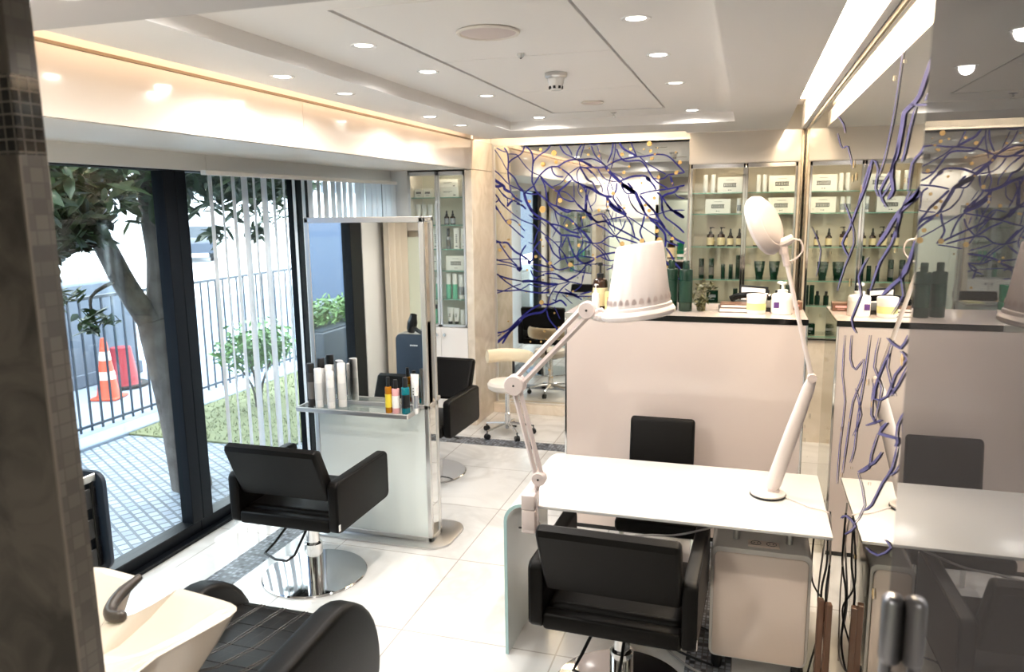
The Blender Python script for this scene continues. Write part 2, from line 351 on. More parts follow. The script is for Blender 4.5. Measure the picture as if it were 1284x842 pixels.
BACK_VEINS=[(9,[(-2390,2613),(-2329,2531),(-2272,2431),(-2239,2385)]),(12,[(-2356,2612),(-2308,2584),(-2261,2569)]),(16,[(-2279,2610),(-2246,2555),(-2238,2466),(-2244,2385),(-2236,2295),(-2218,2196)]),(14,[(-2075,2616),(-2099,2559),(-2147,2525),(-2204,2496),(-2233,2466)]),(10,[(-2247,2551),(-2165,2544),(-2137,2521),(-2062,2425),(-1997,2370),(-1926,2342)]),(16,[(-2056,2615),(-2005,2556),(-1991,2485),(-1998,2397),(-2002,2290),(-1984,2245)]),(14,[(-1823,2616),(-1855,2573),(-1930,2528),(-1977,2485),(-1991,2450)]),(14,[(-1731,2617),(-1689,2546),(-1625,2509),(-1562,2477)]),(12,[(-1667,2615),(-1626,2553),(-1612,2518)]),(14,[(-1517,2618),(-1557,2551),(-1571,2490)]),(10,[(-1490,2617),(-1530,2498)]),(17,[(-1926,2342),(-1865,2394),(-1810,2418),(-1745,2421),(-1671,2463),(-1598,2478),(-1544,2477),(-1422,2482)]),(23,[(-1562,2477),(-1498,2454),(-1422,2417)]),(16,[(-1810,2418),(-1796,2365),(-1754,2329),(-1694,2323)]),(17,[(-1745,2417),(-1662,2362),(-1616,2317),(-1598,2290),(-1543,2258),(-1421,2208)]),(10,[(-1544,2463),(-1534,2411),(-1562,2359),(-1557,2298),(-1543,2258)]),(19,[(-1534,2411),(-1498,2349),(-1453,2287),(-1421,2269)]),(16,[(-1534,2411),(-1462,2392),(-1421,2347)]),(10,[(-1543,2411),(-1635,2353),(-1717,2266),(-1801,2233)]),(16,[(-1926,2342),(-1979,2263),(-1984,2245)]),(19,[(-1926,2342),(-1857,2265),(-1792,2215),(-1741,2192),(-1616,2291)]),(16,[(-1917,2324),(-1876,2243),(-1857,2127),(-1839,2091)]),(19,[(-1984,2245),(-1960,2191),(-1876,2118),(-1802,2064),(-1746,2045),(-1662,2013),(-1570,2003)]),(12,[(-1741,2192),(-1755,2125),(-1764,2054)]),(16,[(-1741,2192),(-1718,2134),(-1644,2097),(-1589,2092)]),(12,[(-1741,2192),(-1671,2177),(-1607,2123),(-1579,2092),(-1543,2043),(-1497,2007)]),(10,[(-1543,2258),(-1552,2184),(-1506,2122)]),(8,[(-1593,2260),(-1589,2105)]),(12,[(-1543,2258),(-1498,2218),(-1470,2139),(-1469,1996)]),(12,[(-2422,2462),(-2389,2407),(-2322,2351),(-2236,2264),(-2131,2212),(-2084,2184)]),(31,[(-2419,2336),(-2352,2289),(-2294,2251),(-2275,2215),(-2218,2187)]),(31,[(-2421,2263),(-2353,2244),(-2294,2260)]),(17,[(-2244,2385),(-2178,2321),(-2140,2248),(-2084,2193)]),(19,[(-2218,2187),(-2171,2132),(-2104,2095)]),(14,[(-2412,2208),(-2354,2144),(-2326,2098),(-2278,2051)]),(12,[(-2343,2225),(-2286,2152),(-2228,2124),(-2161,2095),(-2095,2049)]),(12,[(-2414,2103),(-2365,2098),(-2335,2134)]),(12,[(-2384,2098),(-2375,2043),(-2356,2016)]),(23,[(-2258,2051),(-2219,2096),(-2200,2100)]),(16,[(-2084,2175),(-1998,2237),(-1984,2245)]),(16,[(-2084,2184),(-2027,2170),(-1951,2164)]),(31,[(-2084,2184),(-2065,2112),(-2028,2039),(-2000,2001)]),(9,[(-2362,2253),(-2315,2188),(-2257,2133),(-2254,2051)]),(8,[(-1454,2620),(-1409,2606),(-1342,2616)]),(12,[(-1427,2598),(-1390,2511),(-1319,2440),(-1283,2404)]),(9,[(-1373,2596),(-1328,2466)]),(14,[(-1223,2621),(-1235,2532),(-1274,2438)]),(10,[(-1201,2620),(-1204,2531),(-1238,2386)]),(14,[(-1498,2479),(-1426,2482),(-1363,2458),(-1292,2413)]),(17,[(-1498,2449),(-1426,2412),(-1372,2398),(-1318,2401),(-1292,2405)]),(16,[(-1498,2401),(-1408,2403)]),(35,[(-1292,2413),(-1256,2361),(-1193,2299),(-1113,2228),(-1016,2166),(-989,2114),(-926,1990)]),(23,[(-1166,2619),(-1126,2562),(-1064,2526),(-1003,2490)]),(12,[(-1057,2615),(-1039,2568),(-1003,2490)]),(16,[(-1192,2564),(-1160,2495),(-1107,2451),(-985,2452),(-933,2420),(-880,2334),(-844,2282),(-792,2239),(-714,2195)]),(16,[(-1274,2413),(-1186,2457),(-1107,2472),(-1003,2486),(-934,2488),(-840,2502),(-755,2495),(-695,2464),(-626,2395),(-570,2335)]),(16,[(-570,2335),(-624,2328),(-717,2317)]),(12,[(-977,2485),(-925,2437),(-829,2375),(-734,2322)]),(14,[(-717,2317),(-750,2289),(-801,2281),(-844,2291)]),(23,[(-695,2304),(-668,2215)]),(20,[(-1149,2272),(-1053,2308),(-966,2315),(-914,2305),(-878,2266),(-843,2223),(-825,2188)]),(39,[(-914,2301),(-878,2266)]),(17,[(-972,2148),(-894,2168),(-817,2180),(-714,2190),(-621,2210),(-567,2221)]),(23,[(-621,2201),(-663,2160),(-730,2144),(-764,2119)]),(19,[(-816,2162),(-772,2119),(-766,1989)]),(17,[(-764,2119),(-720,2050),(-676,1988)]),(9,[(-654,2151),(-619,2117),(-564,2103)]),(12,[(-1363,2389),(-1327,2328),(-1273,2283),(-1184,2264)]),(12,[(-1238,2334),(-1255,2265),(-1272,2205),(-1254,2135)]),(10,[(-1246,2265),(-1219,2187)]),(17,[(-1184,2255),(-1192,2186),(-1218,2126),(-1182,2064),(-1137,1992)]),(16,[(-1498,2349),(-1461,2287),(-1416,2269),(-1380,2198),(-1343,2163)]),(11,[(-1444,2383),(-1380,2312),(-1326,2224),(-1321,2171)]),(27,[(-1497,2227),(-1425,2208),(-1370,2172),(-1289,2136),(-1227,2130)]),(31,[(-1280,2127),(-1235,2065),(-1137,1992)]),(10,[(-1229,2351),(-1158,2315),(-1122,2288)]),(19,[(-1087,2253),(-1034,2201)]),(47,[(-1139,2237),(-1086,2210),(-1016,2157)]),(14,[(-1148,2237),(-1094,2159),(-1016,2166)]),(12,[(-1077,2150),(-1049,2063),(-987,1991)]),(23,[(-972,2139),(-910,2070),(-830,1989)]),(12,[(-1470,2209),(-1479,2121),(-1487,1996)]),(12,[(-1443,2191),(-1460,2121),(-1414,1995)]),(9,[(-1379,2163),(-1388,2085),(-1442,2033)]),(8,[(-1276,2118),(-1280,2048),(-1257,1994)]),(9,[(-1187,2134),(-1137,2046)]),(14,[(-2389,2082),(-2361,2036),(-2280,1916),(-2222,1861),(-2127,1778),(-2088,1750)]),(12,[(-2280,1912),(-2221,1925),(-2164,1906),(-2116,1851),(-2078,1815)]),(12,[(-2316,2081),(-2220,1998),(-2134,1933),(-2077,1906),(-1991,1873),(-1935,1823),(-1878,1778),(-1784,1705),(-1728,1642),(-1662,1560)]),(19,[(-2162,2079),(-2104,2060),(-2066,2024)]),(23,[(-2028,2023),(-1990,1987),(-1915,1936),(-1840,1895),(-1765,1823),(-1718,1777)]),(12,[(-2038,1969),(-1972,1932),(-1906,1927)]),(19,[(-1830,1882),(-1727,1863),(-1625,1809),(-1542,1791)]),(23,[(-1718,1773),(-1662,1773),(-1597,1768),(-1514,1746)]),(17,[(-1848,2075),(-1792,2021),(-1727,1966),(-1653,1939),(-1597,1894),(-1505,1804),(-1422,1697)]),(19,[(-1764,2047),(-1662,1993),(-1598,2005),(-1488,1995),(-1419,1964)]),(12,[(-1783,2021),(-1765,1940),(-1741,1877)]),(12,[(-1597,1822),(-1542,1840),(-1419,1866)]),(12,[(-1579,1876),(-1524,1786),(-1505,1714),(-1514,1678),(-1560,1588)]),(14,[(-1718,1768),(-1718,1696),(-1737,1632),(-1719,1541)]),(14,[(-1662,1764),(-1718,1651)]),(16,[(-1653,1759),(-1625,1669),(-1579,1570),(-1541,1525)]),(16,[(-1878,1759),(-1831,1687),(-1794,1605),(-1719,1541)]),(19,[(-1974,1641),(-1889,1549),(-1794,1467),(-1766,1440)]),(22,[(-2420,1750),(-2401,1727),(-2332,1704),(-2263,1700),(-2225,1658),(-2177,1612),(-2119,1580),(-2052,1539)]),(12,[(-2421,1695),(-2342,1704)]),(14,[(-2342,1695),(-2284,1611),(-2227,1537),(-2159,1473)]),(14,[(-2423,1554),(-2325,1518),(-2227,1500),(-2159,1463)]),(12,[(-2414,1526),(-2305,1532),(-2197,1542),(-2052,1539)]),(10,[(-2375,1489),(-2267,1481),(-2169,1454)]),(17,[(-2070,1677),(-2109,1621),(-2129,1557),(-2125,1454),(-2140,1417)]),(39,[(-2159,1463),(-2140,1436),(-2120,1464)]),(17,[(-2052,1539),(-2033,1520),(-2004,1539),(-1993,1622),(-1955,1686),(-1916,1723)]),(39,[(-2042,1529),(-2033,1493)]),(12,[(-2416,1404),(-2318,1368),(-2210,1341),(-2083,1320)]),(12,[(-2367,1395),(-2269,1307)]),(9,[(-1915,1905),(-1935,1841),(-1963,1778),(-1993,1695),(-2041,1705)]),(8,[(-1915,1905),(-1868,1859)]),(8,[(-1803,1755),(-1746,1859)]),(12,[(-1994,1493),(-1899,1475),(-1794,1458)]),(10,[(-2024,1465),(-1937,1420),(-1785,1431)]),(12,[(-1937,1494),(-1842,1467)]),(14,[(-1794,1458),(-1728,1441),(-1634,1469)]),(16,[(-1719,1541),(-1644,1560),(-1579,1570),(-1505,1624),(-1431,1688)]),(12,[(-1719,1541),(-1794,1486)]),(11,[(-1700,1614),(-1644,1487),(-1606,1451),(-1541,1425),(-1421,1408)]),(17,[(-1560,1579),(-1541,1534),(-1486,1507),(-1417,1535)]),(10,[(-1551,1579),(-1417,1566)]),(12,[(-1597,1488),(-1477,1503),(-1417,1481)]),(14,[(-1467,1498),(-1541,1407),(-1644,1341)]),(9,[(-1477,1498),(-1495,1389),(-1513,1314)]),(17,[(-1880,1402),(-1785,1403),(-1709,1367),(-1634,1323)]),(12,[(-2024,1437),(-1995,1372),(-1947,1368),(-1880,1402)]),(9,[(-1524,1965),(-1505,1849)]),(9,[(-1662,1939),(-1699,1876)]),(9,[(-1784,1710),(-1714,1710)]),(16,[(-1561,2071),(-1497,2009),(-1479,1995)]),(19,[(-1470,2070),(-1479,1995)]),(19,[(-1478,1991),(-1419,1910)]),(14,[(-1496,1849),(-1405,1879),(-1314,1901),(-1225,1927),(-1092,1948)]),(39,[(-1253,2067),(-1199,2014),(-1136,1983),(-1092,1961)]),(16,[(-1182,2066),(-1137,2022),(-1101,1978)]),(16,[(-1101,1961),(-1047,1873),(-1010,1759)]),(12,[(-1074,1943),(-958,1864),(-870,1803),(-782,1750)]),(23,[(-962,2063),(-926,1985),(-881,1933),(-794,1898),(-741,1837),(-697,1794),(-644,1742),(-575,1707),(-554,1698)]),(14,[(-1049,2065),(-996,1995),(-916,1955)]),(19,[(-925,1951),(-941,1873),(-962,1812),(-948,1759),(-912,1698)]),(12,[(-882,1959),(-787,1971),(-701,1996),(-561,1999)]),(20,[(-909,2063),(-839,1993),(-812,1950),(-768,1889),(-732,1837)]),(17,[(-767,2061),(-743,1949),(-682,1897),(-613,1845),(-560,1793)]),(23,[(-728,2060),(-676,2000),(-607,1965),(-564,1930)]),(39,[(-659,1991),(-564,1930)]),(23,[(-872,1916),(-802,1863),(-731,1776),(-729,1663)]),(14,[(-730,1733),(-678,1698),(-609,1677)]),(19,[(-720,1655),(-675,1594),(-639,1524),(-586,1463)]),(19,[(-1496,2017),(-1442,1973),(-1378,1901),(-1287,1901),(-1215,1856),(-1090,1794),(-992,1741),(-938,1706)]),(23,[(-1451,1955),(-1359,1888)]),(17,[(-1378,1875),(-1287,1830),(-1205,1768),(-1089,1733),(-982,1698)]),(14,[(-1495,1723),(-1413,1697),(-1331,1706),(-1259,1759),(-1196,1764),(-1126,1838),(-1100,1908)]),(12,[(-1322,1701),(-1249,1670),(-1159,1644)]),(16,[(-1496,1813),(-1441,1741),(-1404,1688)]),(12,[(-1413,1688),(-1330,1625),(-1275,1545)]),(10,[(-1376,1688),(-1294,1617),(-1239,1527)]),(12,[(-1495,1570),(-1421,1562),(-1376,1553)]),(19,[(-1495,1498),(-1421,1526),(-1357,1571),(-1267,1599),(-1150,1617)]),(12,[(-1330,1572),(-1257,1536),(-1167,1537),(-1221,1492)]),(8,[(-1495,1471),(-1412,1499),(-1211,1483),(-1157,1466)]),(16,[(-1221,1492),(-1202,1411)]),(12,[(-1158,1546),(-1193,1483),(-1275,1446)]),(12,[(-1187,1759),(-1142,1688),(-1133,1671)]),(12,[(-1324,1963),(-1269,1883),(-1196,1777)]),(9,[(-1270,2015),(-1216,1892),(-1197,1803)]),(8,[(-1217,1997),(-1234,1918)]),(8,[(-1190,1979),(-1189,1891)]),(9,[(-1154,1926),(-1135,1856)]),(12,[(-1106,1657),(-991,1680),(-921,1689)]),(14,[(-735,1550),(-690,1497)]),(12,[(-619,1393),(-575,1350)]),(12,[(-1405,1955),(-1333,1972),(-1288,1954),(-1224,1856)]),(16,[(-2419,1240),(-2359,1227),(-2270,1224),(-2142,1236),(-2026,1220),(-1900,1213),(-1833,1224)]),(12,[(-2410,1193),(-2320,1218),(-2211,1268),(-2122,1298)]),(14,[(-2357,1378),(-2289,1323),(-2191,1263),(-2123,1237)]),(12,[(-2327,1369),(-2249,1342),(-2112,1326)]),(31,[(-2112,1321),(-2034,1327),(-1938,1315),(-1861,1302),(-1747,1300)]),(16,[(-2034,1327),(-1909,1320),(-1823,1303)]),(12,[(-2142,1236),(-2074,1270),(-2035,1295),(-1958,1273),(-1862,1284)]),(12,[(-2015,1318),(-1938,1375),(-1880,1385)]),(12,[(-1919,1213),(-1862,1256),(-1804,1280),(-1747,1300),(-1644,1325)]),(12,[(-1842,1367),(-1728,1351),(-1644,1329),(-1522,1308)]),(16,[(-1757,1387),(-1672,1342),(-1578,1390)]),(11,[(-1757,1295),(-1805,1229),(-1833,1173),(-1853,1097),(-1872,1041)]),(14,[(-1634,1320),(-1710,1259),(-1757,1193),(-1776,1118)]),(20,[(-2417,798),(-2326,807),(-2246,848),(-2156,937),(-2076,1006),(-1998,1061),(-1911,1101),(-1843,1098),(-1776,1123),(-1719,1143),(-1663,1088)]),(31,[(-2419,667),(-2337,738),(-2236,829),(-2146,928)]),(23,[(-2328,690),(-2256,800),(-2166,889),(-2096,968),(-2008,1004),(-1921,1020),(-1863,1060)]),(10,[(-2408,745),(-2337,787)]),(17,[(-1795,1229),(-1700,1217),(-1615,1205),(-1540,1170)]),(31,[(-1691,1218),(-1559,1197)]),(16,[(-1863,1041),(-1844,966),(-1796,902),(-1744,847)]),(31,[(-1768,865),(-1739,838)]),(9,[(-1786,1080),(-1758,1025),(-1729,960)]),(12,[(-1681,1259),(-1625,1224),(-1559,1188),(-1512,1152)]),(9,[(-1606,1224),(-1522,1290),(-1504,1391)]),(12,[(-1805,1150),(-1767,1137)]),(16,[(-1531,1207),(-1415,1237)]),(12,[(-1559,1188),(-1415,1191)]),(9,[(-1710,1203),(-1606,1113)]),(31,[(-2420,594),(-2400,604)])]
WALL_VEINS=[[(2594,2499,2585,2497),(2608,2479,2588,2475),(2622,2444,2602,2441),(2645,2391,2624,2388),(2673,2335,2652,2332),(2705,2292,2683,2289),(2741,2255,2719,2252),(2778,2216,2755,2214),(2819,2182,2796,2180),(2872,2155,2848,2152),(2910,2136,2899,2134)],[(2151,2418,2132,2413),(2202,2402,2158,2391),(2252,2377,2205,2367),(2290,2352,2241,2342),(2327,2331,2278,2321),(2369,2323,2325,2311),(2417,2319,2375,2306),(2475,2316,2430,2303),(2529,2310,2472,2298),(2544,2298,2481,2289),(2549,2278,2486,2270),(2576,2236,2511,2229),(2607,2195,2542,2188),(2637,2181,2574,2172),(2643,2174,2617,2169)],[(2395,2311,2396,2314),(2323,2301,2326,2307),(2243,2292,2246,2298),(2183,2285,2187,2292),(2144,2283,2146,2286)],[(2176,2324,2161,2320),(2214,2316,2179,2308),(2233,2304,2217,2300)],[(2347,2302,2335,2300),(2380,2283,2353,2279),(2413,2254,2385,2250),(2442,2218,2413,2215),(2469,2185,2439,2182),(2490,2172,2460,2168),(2495,2165,2482,2164)],[(2155,2212,2145,2211),(2191,2197,2169,2193),(2234,2177,2213,2173),(2292,2168,2271,2163),(2348,2153,2322,2150),(2368,2113,2340,2112),(2364,2076,2352,2076)],[(4375,2489,4356,2489),(4247,2460,4204,2459),(4104,2425,4058,2423),(4036,2395,3988,2392),(3988,2372,3966,2370)],[(4327,2400,4307,2399),(4264,2368,4220,2366),(4172,2332,4132,2331),(4103,2314,4071,2314),(4012,2302,4025,2307),(3922,2305,3939,2311),(3849,2300,3816,2300),(3725,2244,3692,2243),(3618,2190,3604,2190)],[(3373,2029,3394,2029),(3287,2076,3332,2078),(3197,2130,3239,2132),(3118,2173,3157,2177),(3047,2197,3073,2203),(2990,2187,2960,2189),(2933,2161,2898,2160),(2952,2130,2916,2129),(2968,2098,2932,2097),(2897,2072,2871,2074),(2787,2062,2805,2066),(2693,2087,2720,2090),(2634,2114,2645,2115)],[(2642,2173,2617,2171),(2669,2154,2612,2150),(2673,2127,2616,2126),(2642,2104,2588,2105),(2622,2086,2568,2084),(2661,2072,2610,2066),(2695,2059,2673,2056)],[(2137,2107,2108,2103),(2188,2097,2122,2087),(2241,2080,2179,2068),(2337,2062,2276,2049),(2413,2043,2384,2037)],[(2194,2095,2176,2093),(2230,2081,2189,2076),(2278,2062,2240,2056),(2377,2045,2342,2037),(2501,2022,2456,2016),(2598,1992,2544,1988),(2684,1960,2626,1956),(2778,1930,2717,1926),(2834,1906,2805,1904)],[(2565,2221,2550,2219),(2607,2190,2574,2187),(2665,2150,2631,2146),(2777,2119,2742,2115),(2868,2087,2827,2085),(2794,2053,2759,2055),(2692,2031,2679,2033)],[(3060,2199,3043,2197),(3125,2161,3086,2158),(3208,2110,3167,2108),(3316,2065,3273,2063),(3436,2020,3390,2018),(3534,1977,3484,1976),(3630,1937,3579,1935),(3774,1899,3719,1898),(3864,1862,3802,1865),(3722,1832,3672,1838),(3554,1816,3535,1819)],[(3845,2047,3826,2048),(3709,2011,3670,2013),(3558,1967,3521,1969),(3466,1927,3429,1929),(3439,1883,3403,1884),(3549,1829,3511,1829),(3710,1764,3668,1766),(3837,1692,3792,1695),(3919,1634,3897,1636)],[(2227,1949,2209,1949),(2273,1909,2233,1909),(2331,1861,2291,1860),(2421,1830,2385,1827),(2526,1803,2488,1799),(2616,1776,2574,1773),(2670,1755,2649,1754)],[(2446,2013,2433,2013),(2502,1975,2471,1974),(2573,1926,2542,1925),(2665,1892,2633,1891),(2767,1855,2730,1855),(2859,1795,2818,1796),(2916,1743,2896,1744)],[(5707,1886,5679,1888),(5268,1833,5214,1837),(4908,1769,4857,1772),(4972,1677,4919,1681),(5117,1594,5092,1595)],[(2334,2079,2323,2078),(2411,2048,2384,2046),(2488,2006,2458,2005),(2505,1969,2474,1970),(2493,1943,2479,1944)],[(3019,1853,3004,1852),(3137,1814,3099,1814),(3243,1763,3200,1766),(3194,1731,3152,1736),(3146,1700,3105,1703),(3257,1639,3214,1642),(3371,1575,3323,1582),(3300,1549,3257,1558),(3194,1544,3177,1548)],[(2266,1903,2258,1902),(2329,1876,2309,1876),(2384,1841,2361,1842),(2354,1816,2332,1819),(2330,1793,2308,1795),(2401,1755,2380,1755),(2479,1719,2469,1719)],[(3325,1515,3309,1517),(3343,1465,3307,1471),(3329,1414,3293,1422),(3252,1398,3222,1406),(3136,1408,3149,1410),(3027,1454,3052,1452),(2967,1484,2955,1490),(2954,1462,2927,1467),(2977,1415,2949,1420),(3067,1352,3038,1358),(3174,1274,3142,1281),(3226,1193,3192,1201),(3261,1106,3227,1116),(3311,1002,3275,1013),(3339,919,3323,925)],[(2854,1593,2843,1595),(2885,1526,2858,1530),(2920,1437,2892,1442),(2967,1350,2939,1357),(3014,1263,2985,1271),(3036,1183,3006,1191),(3056,1115,3026,1124),(3099,1066,3069,1075),(3129,1037,3115,1041)],[(2220,1699,2207,1700),(2261,1673,2233,1674),(2309,1649,2303,1643),(2404,1644,2424,1635),(2513,1642,2525,1638)],[(2306,1638,2300,1641),(2255,1638,2236,1645),(2220,1633,2195,1637),(2277,1603,2255,1604),(2366,1559,2340,1562),(2413,1514,2384,1518),(2463,1472,2437,1475),(2574,1433,2565,1429),(2661,1414,2696,1403),(2651,1449,2689,1442),(2593,1507,2628,1501),(2513,1566,2545,1562),(2453,1611,2467,1609)],[(2191,1625,2181,1626),(2249,1586,2225,1589),(2316,1539,2291,1542),(2376,1506,2351,1508),(2414,1483,2403,1484)],[(2512,1384,2505,1382),(2655,1337,2638,1334),(2806,1283,2797,1282)],[(2428,1399,2411,1400),(2519,1358,2474,1365),(2559,1322,2516,1341),(2394,1361,2384,1373),(2260,1395,2238,1409),(2268,1385,2226,1395),(2285,1369,2268,1372)],[(2186,1499,2176,1500),(2233,1469,2209,1473),(2276,1433,2249,1439),(2282,1405,2255,1412),(2270,1388,2258,1391)],[(2567,1323,2554,1326),(2619,1275,2590,1282),(2669,1220,2639,1228),(2680,1189,2649,1199),(2701,1164,2675,1169),(2803,1117,2786,1117),(2909,1071,2903,1071)],[(2478,1291,2462,1294),(2531,1259,2497,1266),(2610,1215,2579,1218),(2765,1144,2737,1146),(2915,1075,2902,1076)],[(2250,1386,2238,1390),(2273,1348,2246,1355),(2305,1299,2278,1306),(2368,1253,2342,1259),(2447,1200,2418,1207),(2525,1133,2494,1142),(2603,1070,2572,1078),(2682,1025,2658,1029),(2739,996,2731,996)],[(2207,1459,2198,1462),(2190,1411,2170,1417),(2184,1355,2164,1361),(2251,1307,2234,1309),(2324,1268,2317,1269)],[(3274,743,3294,737),(3211,775,3241,770),(3145,805,3126,820),(2999,847,2964,867),(2908,865,2862,883),(3007,806,2974,814),(3146,731,3132,733)],[(2912,1069,2900,1073),(2806,1052,2781,1062),(2727,1019,2703,1028),(2826,933,2802,941),(2953,846,2942,849)],[(3533,1480,3519,1483),(3554,1396,3522,1401),(3548,1300,3515,1307),(3470,1259,3440,1267),(3405,1215,3375,1223),(3436,1111,3405,1119),(3486,990,3454,1000),(3497,888,3464,899),(3488,818,3473,823)],[(2707,1456,2693,1459),(2729,1398,2697,1405),(2724,1341,2693,1350),(2651,1339,2629,1349),(2576,1354,2571,1358)],[(2636,903,2626,910),(2539,930,2522,943),(2412,977,2413,983),(2289,1044,2306,1041),(2214,1095,2240,1085),(2255,1093,2275,1080),(2325,1072,2332,1066)],[(2664,1616,2654,1617),(2713,1563,2690,1567),(2733,1504,2710,1510),(2639,1489,2619,1495),(2558,1473,2537,1478),(2596,1403,2575,1408),(2651,1334,2641,1337)],[(3117,1341,3104,1344),(3025,1316,2997,1324),(2950,1280,2922,1288),(3018,1215,2989,1221),(3104,1154,3091,1157)],[(2435,1647,2427,1648),(2477,1605,2458,1607),(2494,1554,2474,1558),(2417,1521,2399,1526),(2334,1502,2326,1504)]]
BACK_DOTS=[(-1786,2545,26),(-1893,2443,23),(-1916,2580,15),(-1763,2461,17),(-1727,2103,23),(-1900,2020,32),(-2028,2098,15),(-1520,2188,13),(-889,2600,23),(-1060,2556,13),(-1138,2511,17),(-879,2533,15),(-614,2424,18),(-1119,2349,15),(-802,2298,17),(-645,2333,17),(-1218,2161,17),(-837,2111,14),(-869,2465,14),(-918,2048,14),(-2236,1902,24),(-2338,1630,17),(-2293,1662,13),(-1542,1678,17),(-1625,1492,23),(-1809,1444,17),(-1970,1567,15),(-1827,1504,17),(-1662,1867,14),(-1916,1728,13),(-809,1811,19),(-943,1720,23),(-782,1728,27),(-1129,1693,23),(-1351,2007,15),(-882,1998,17),(-666,1742,17),(-1915,1119,23)]
SKY = 3.5; EXPO = 1.36
# ------------------------------------------------------------------ the room
YW = 7.15          # back mirror plane
XR = .42           # right mirror plane
bm = new(); box(bm, -3.45, .62, -1.6, 7.4, -.12, 0); struct('floor', bm, 'marble_floor')
bm = new(); box(bm, -2.85, -2.665, -.4, 6.19, -.01, .0012); box(bm, -2.665, .02, 6.0, 6.19, -.01, .0012); box(bm, -.20, .0, 0, 6.0, -.01, .0012)
struct('trim_1', bm, 'mosaic_dark')

# ceiling: lower ring, raised coffer with access hatches, slots left, right and back
bm = new()
box(bm, -2.256, -1.858, 1.0, 6.62, 2.65, 2.72); box(bm, -.125, .246, 1.0, 6.80, 2.65, 2.72)
box(bm, -1.858, -.125, 6.0, 6.62, 2.65, 2.72); box(bm, -.53, -.125, 6.62, 6.80, 2.65, 2.72)
box(bm, -1.858, -1.409, 1.0, 6.0, 2.72, 2.76); box(bm, -.588, -.125, 1.0, 6.0, 2.72, 2.76)      # coffer field left and right of the hatches
box(bm, -1.409, -.588, 5.59, 6.0, 2.72, 2.76); box(bm, -1.409, -.588, 1.0, 2.44, 2.72, 2.76)
for y0, y1 in ((2.455, 3.458), (3.468, 4.515), (4.525, 5.575)): box(bm, -1.394, -.603, y0, y1, 2.722, 2.76, .002, 1)
box(bm, -1.42, -.58, 2.43, 5.6, 2.762, 2.80)
box(bm, -2.62, .62, -1.6, 7.4, 2.90, 3.0); box(bm, -2.256, .246, 1.0, 6.6, 2.80, 2.82)
box(bm, -2.275, -2.256, 1.0, 6.62, 2.65, 2.755, .002, 1)
box(bm, .246, .262, 1.0, 6.8, 2.65, 2.76); box(bm, .385, .415, 1.6, 6.8, 2.648, 2.84)
box(bm, .246, .415, 1.0, 6.8, 2.84, 2.86)
box(bm, -2.40, -.5, 6.600, 6.62, 2.65, 2.80); box(bm, -2.4, -.5, 6.62, 7.2, 2.80, 2.82)
struct('ceiling', bm, 'paint')
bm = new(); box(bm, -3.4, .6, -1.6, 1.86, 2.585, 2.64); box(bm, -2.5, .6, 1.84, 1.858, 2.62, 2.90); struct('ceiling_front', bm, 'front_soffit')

# left: glossy fascia in panels, soffit, pelmet
bm = new()
box(bm, -2.42, -2.40, 1.0, 3.838, 2.387, 2.64, .001, 1); box(bm, -2.42, -2.40, 3.842, 6.548, 2.387, 2.64, .001, 1)
struct('trim_2', bm, 'fascia')
bm = new(); box(bm, -2.425, -2.398, 1.0, 6.62, 2.641, 2.655, .001, 1); struct('trim_3', bm, 'bronze')
bm = new(); box(bm, -2.45, -2.42, 1.0, 7.2, 2.385, 2.90); box(bm, -3.45, -2.47, 6.55, 7.2, 2.389, 2.42); box(bm, -3.45, -2.405, 1.0, 6.55, 2.388, 2.42); struct('trim_4', bm, 'soffit')
bm = new(); box(bm, -3.225, -3.20, 1.86, 3.998, 2.288, 2.388); box(bm, -3.225, -3.20, 4.002, 6.545, 2.288, 2.388); struct('trim_5', bm, 'wallpaint')

bm = new()
box(bm, -3.45, -3.29, -1.6, 2.0, 0, 3.0); box(bm, -3.45, -3.29, 2.0, 6.6, 2.34, 3.0)
box(bm, -3.45, -3.31, 6.5, 7.4, 0, 2.388); box(bm, -3.31, -3.035, 6.56, 7.2, 0, 2.388)
struct('wall_left', bm, 'wallpaint')
bm = new(); box(bm, -3.45, .62, 7.20, 7.35, 0, 3.0); box(bm, -2.45, -.5, 7.16, 7.20, 2.64, 2.9); struct('wall_back', bm, 'wallpaint')
bm = new(); box(bm, .432, .62, -1.6, 7.2, 0, 3.0); struct('wall_right', bm, 'wallpaint')
bm = new(); box(bm, -2.47, -2.40, 6.55, 7.2, 0, 2.383, .003, 1); box(bm, -2.47, -2.40, 6.55, 7.2, 2.387, 2.65, .003, 1); struct('trim_6', bm, 'cream_marble')
bm = new(); box(bm, -2.40, -.52, 7.06, 7.2, 0, .095, .004, 1); struct('baseboard_back', bm, 'cream_marble')

# front wall behind the camera: pale green glass panels, dark strips, fascia band
bm = new(); box(bm, -3.45, .62, -1.6, -1.45, 0, 3.0); struct('wall_front', bm, 'greenpanel')
bm = new()
for x in (-2.75, -1.95, -1.0, -.2): box(bm, x, x+.05, -1.45, -1.44, 0, 2.15, .002, 1)
box(bm, -3.3, .43, -1.45, -1.435, 2.15, 2.24, .002, 1)
struct('trim_7', bm, 'steel')
bm = new(); box(bm, -3.3, .43, -1.45, -1.42, 2.3, 2.58, .002, 1); struct('trim_8', bm, 'fascia')

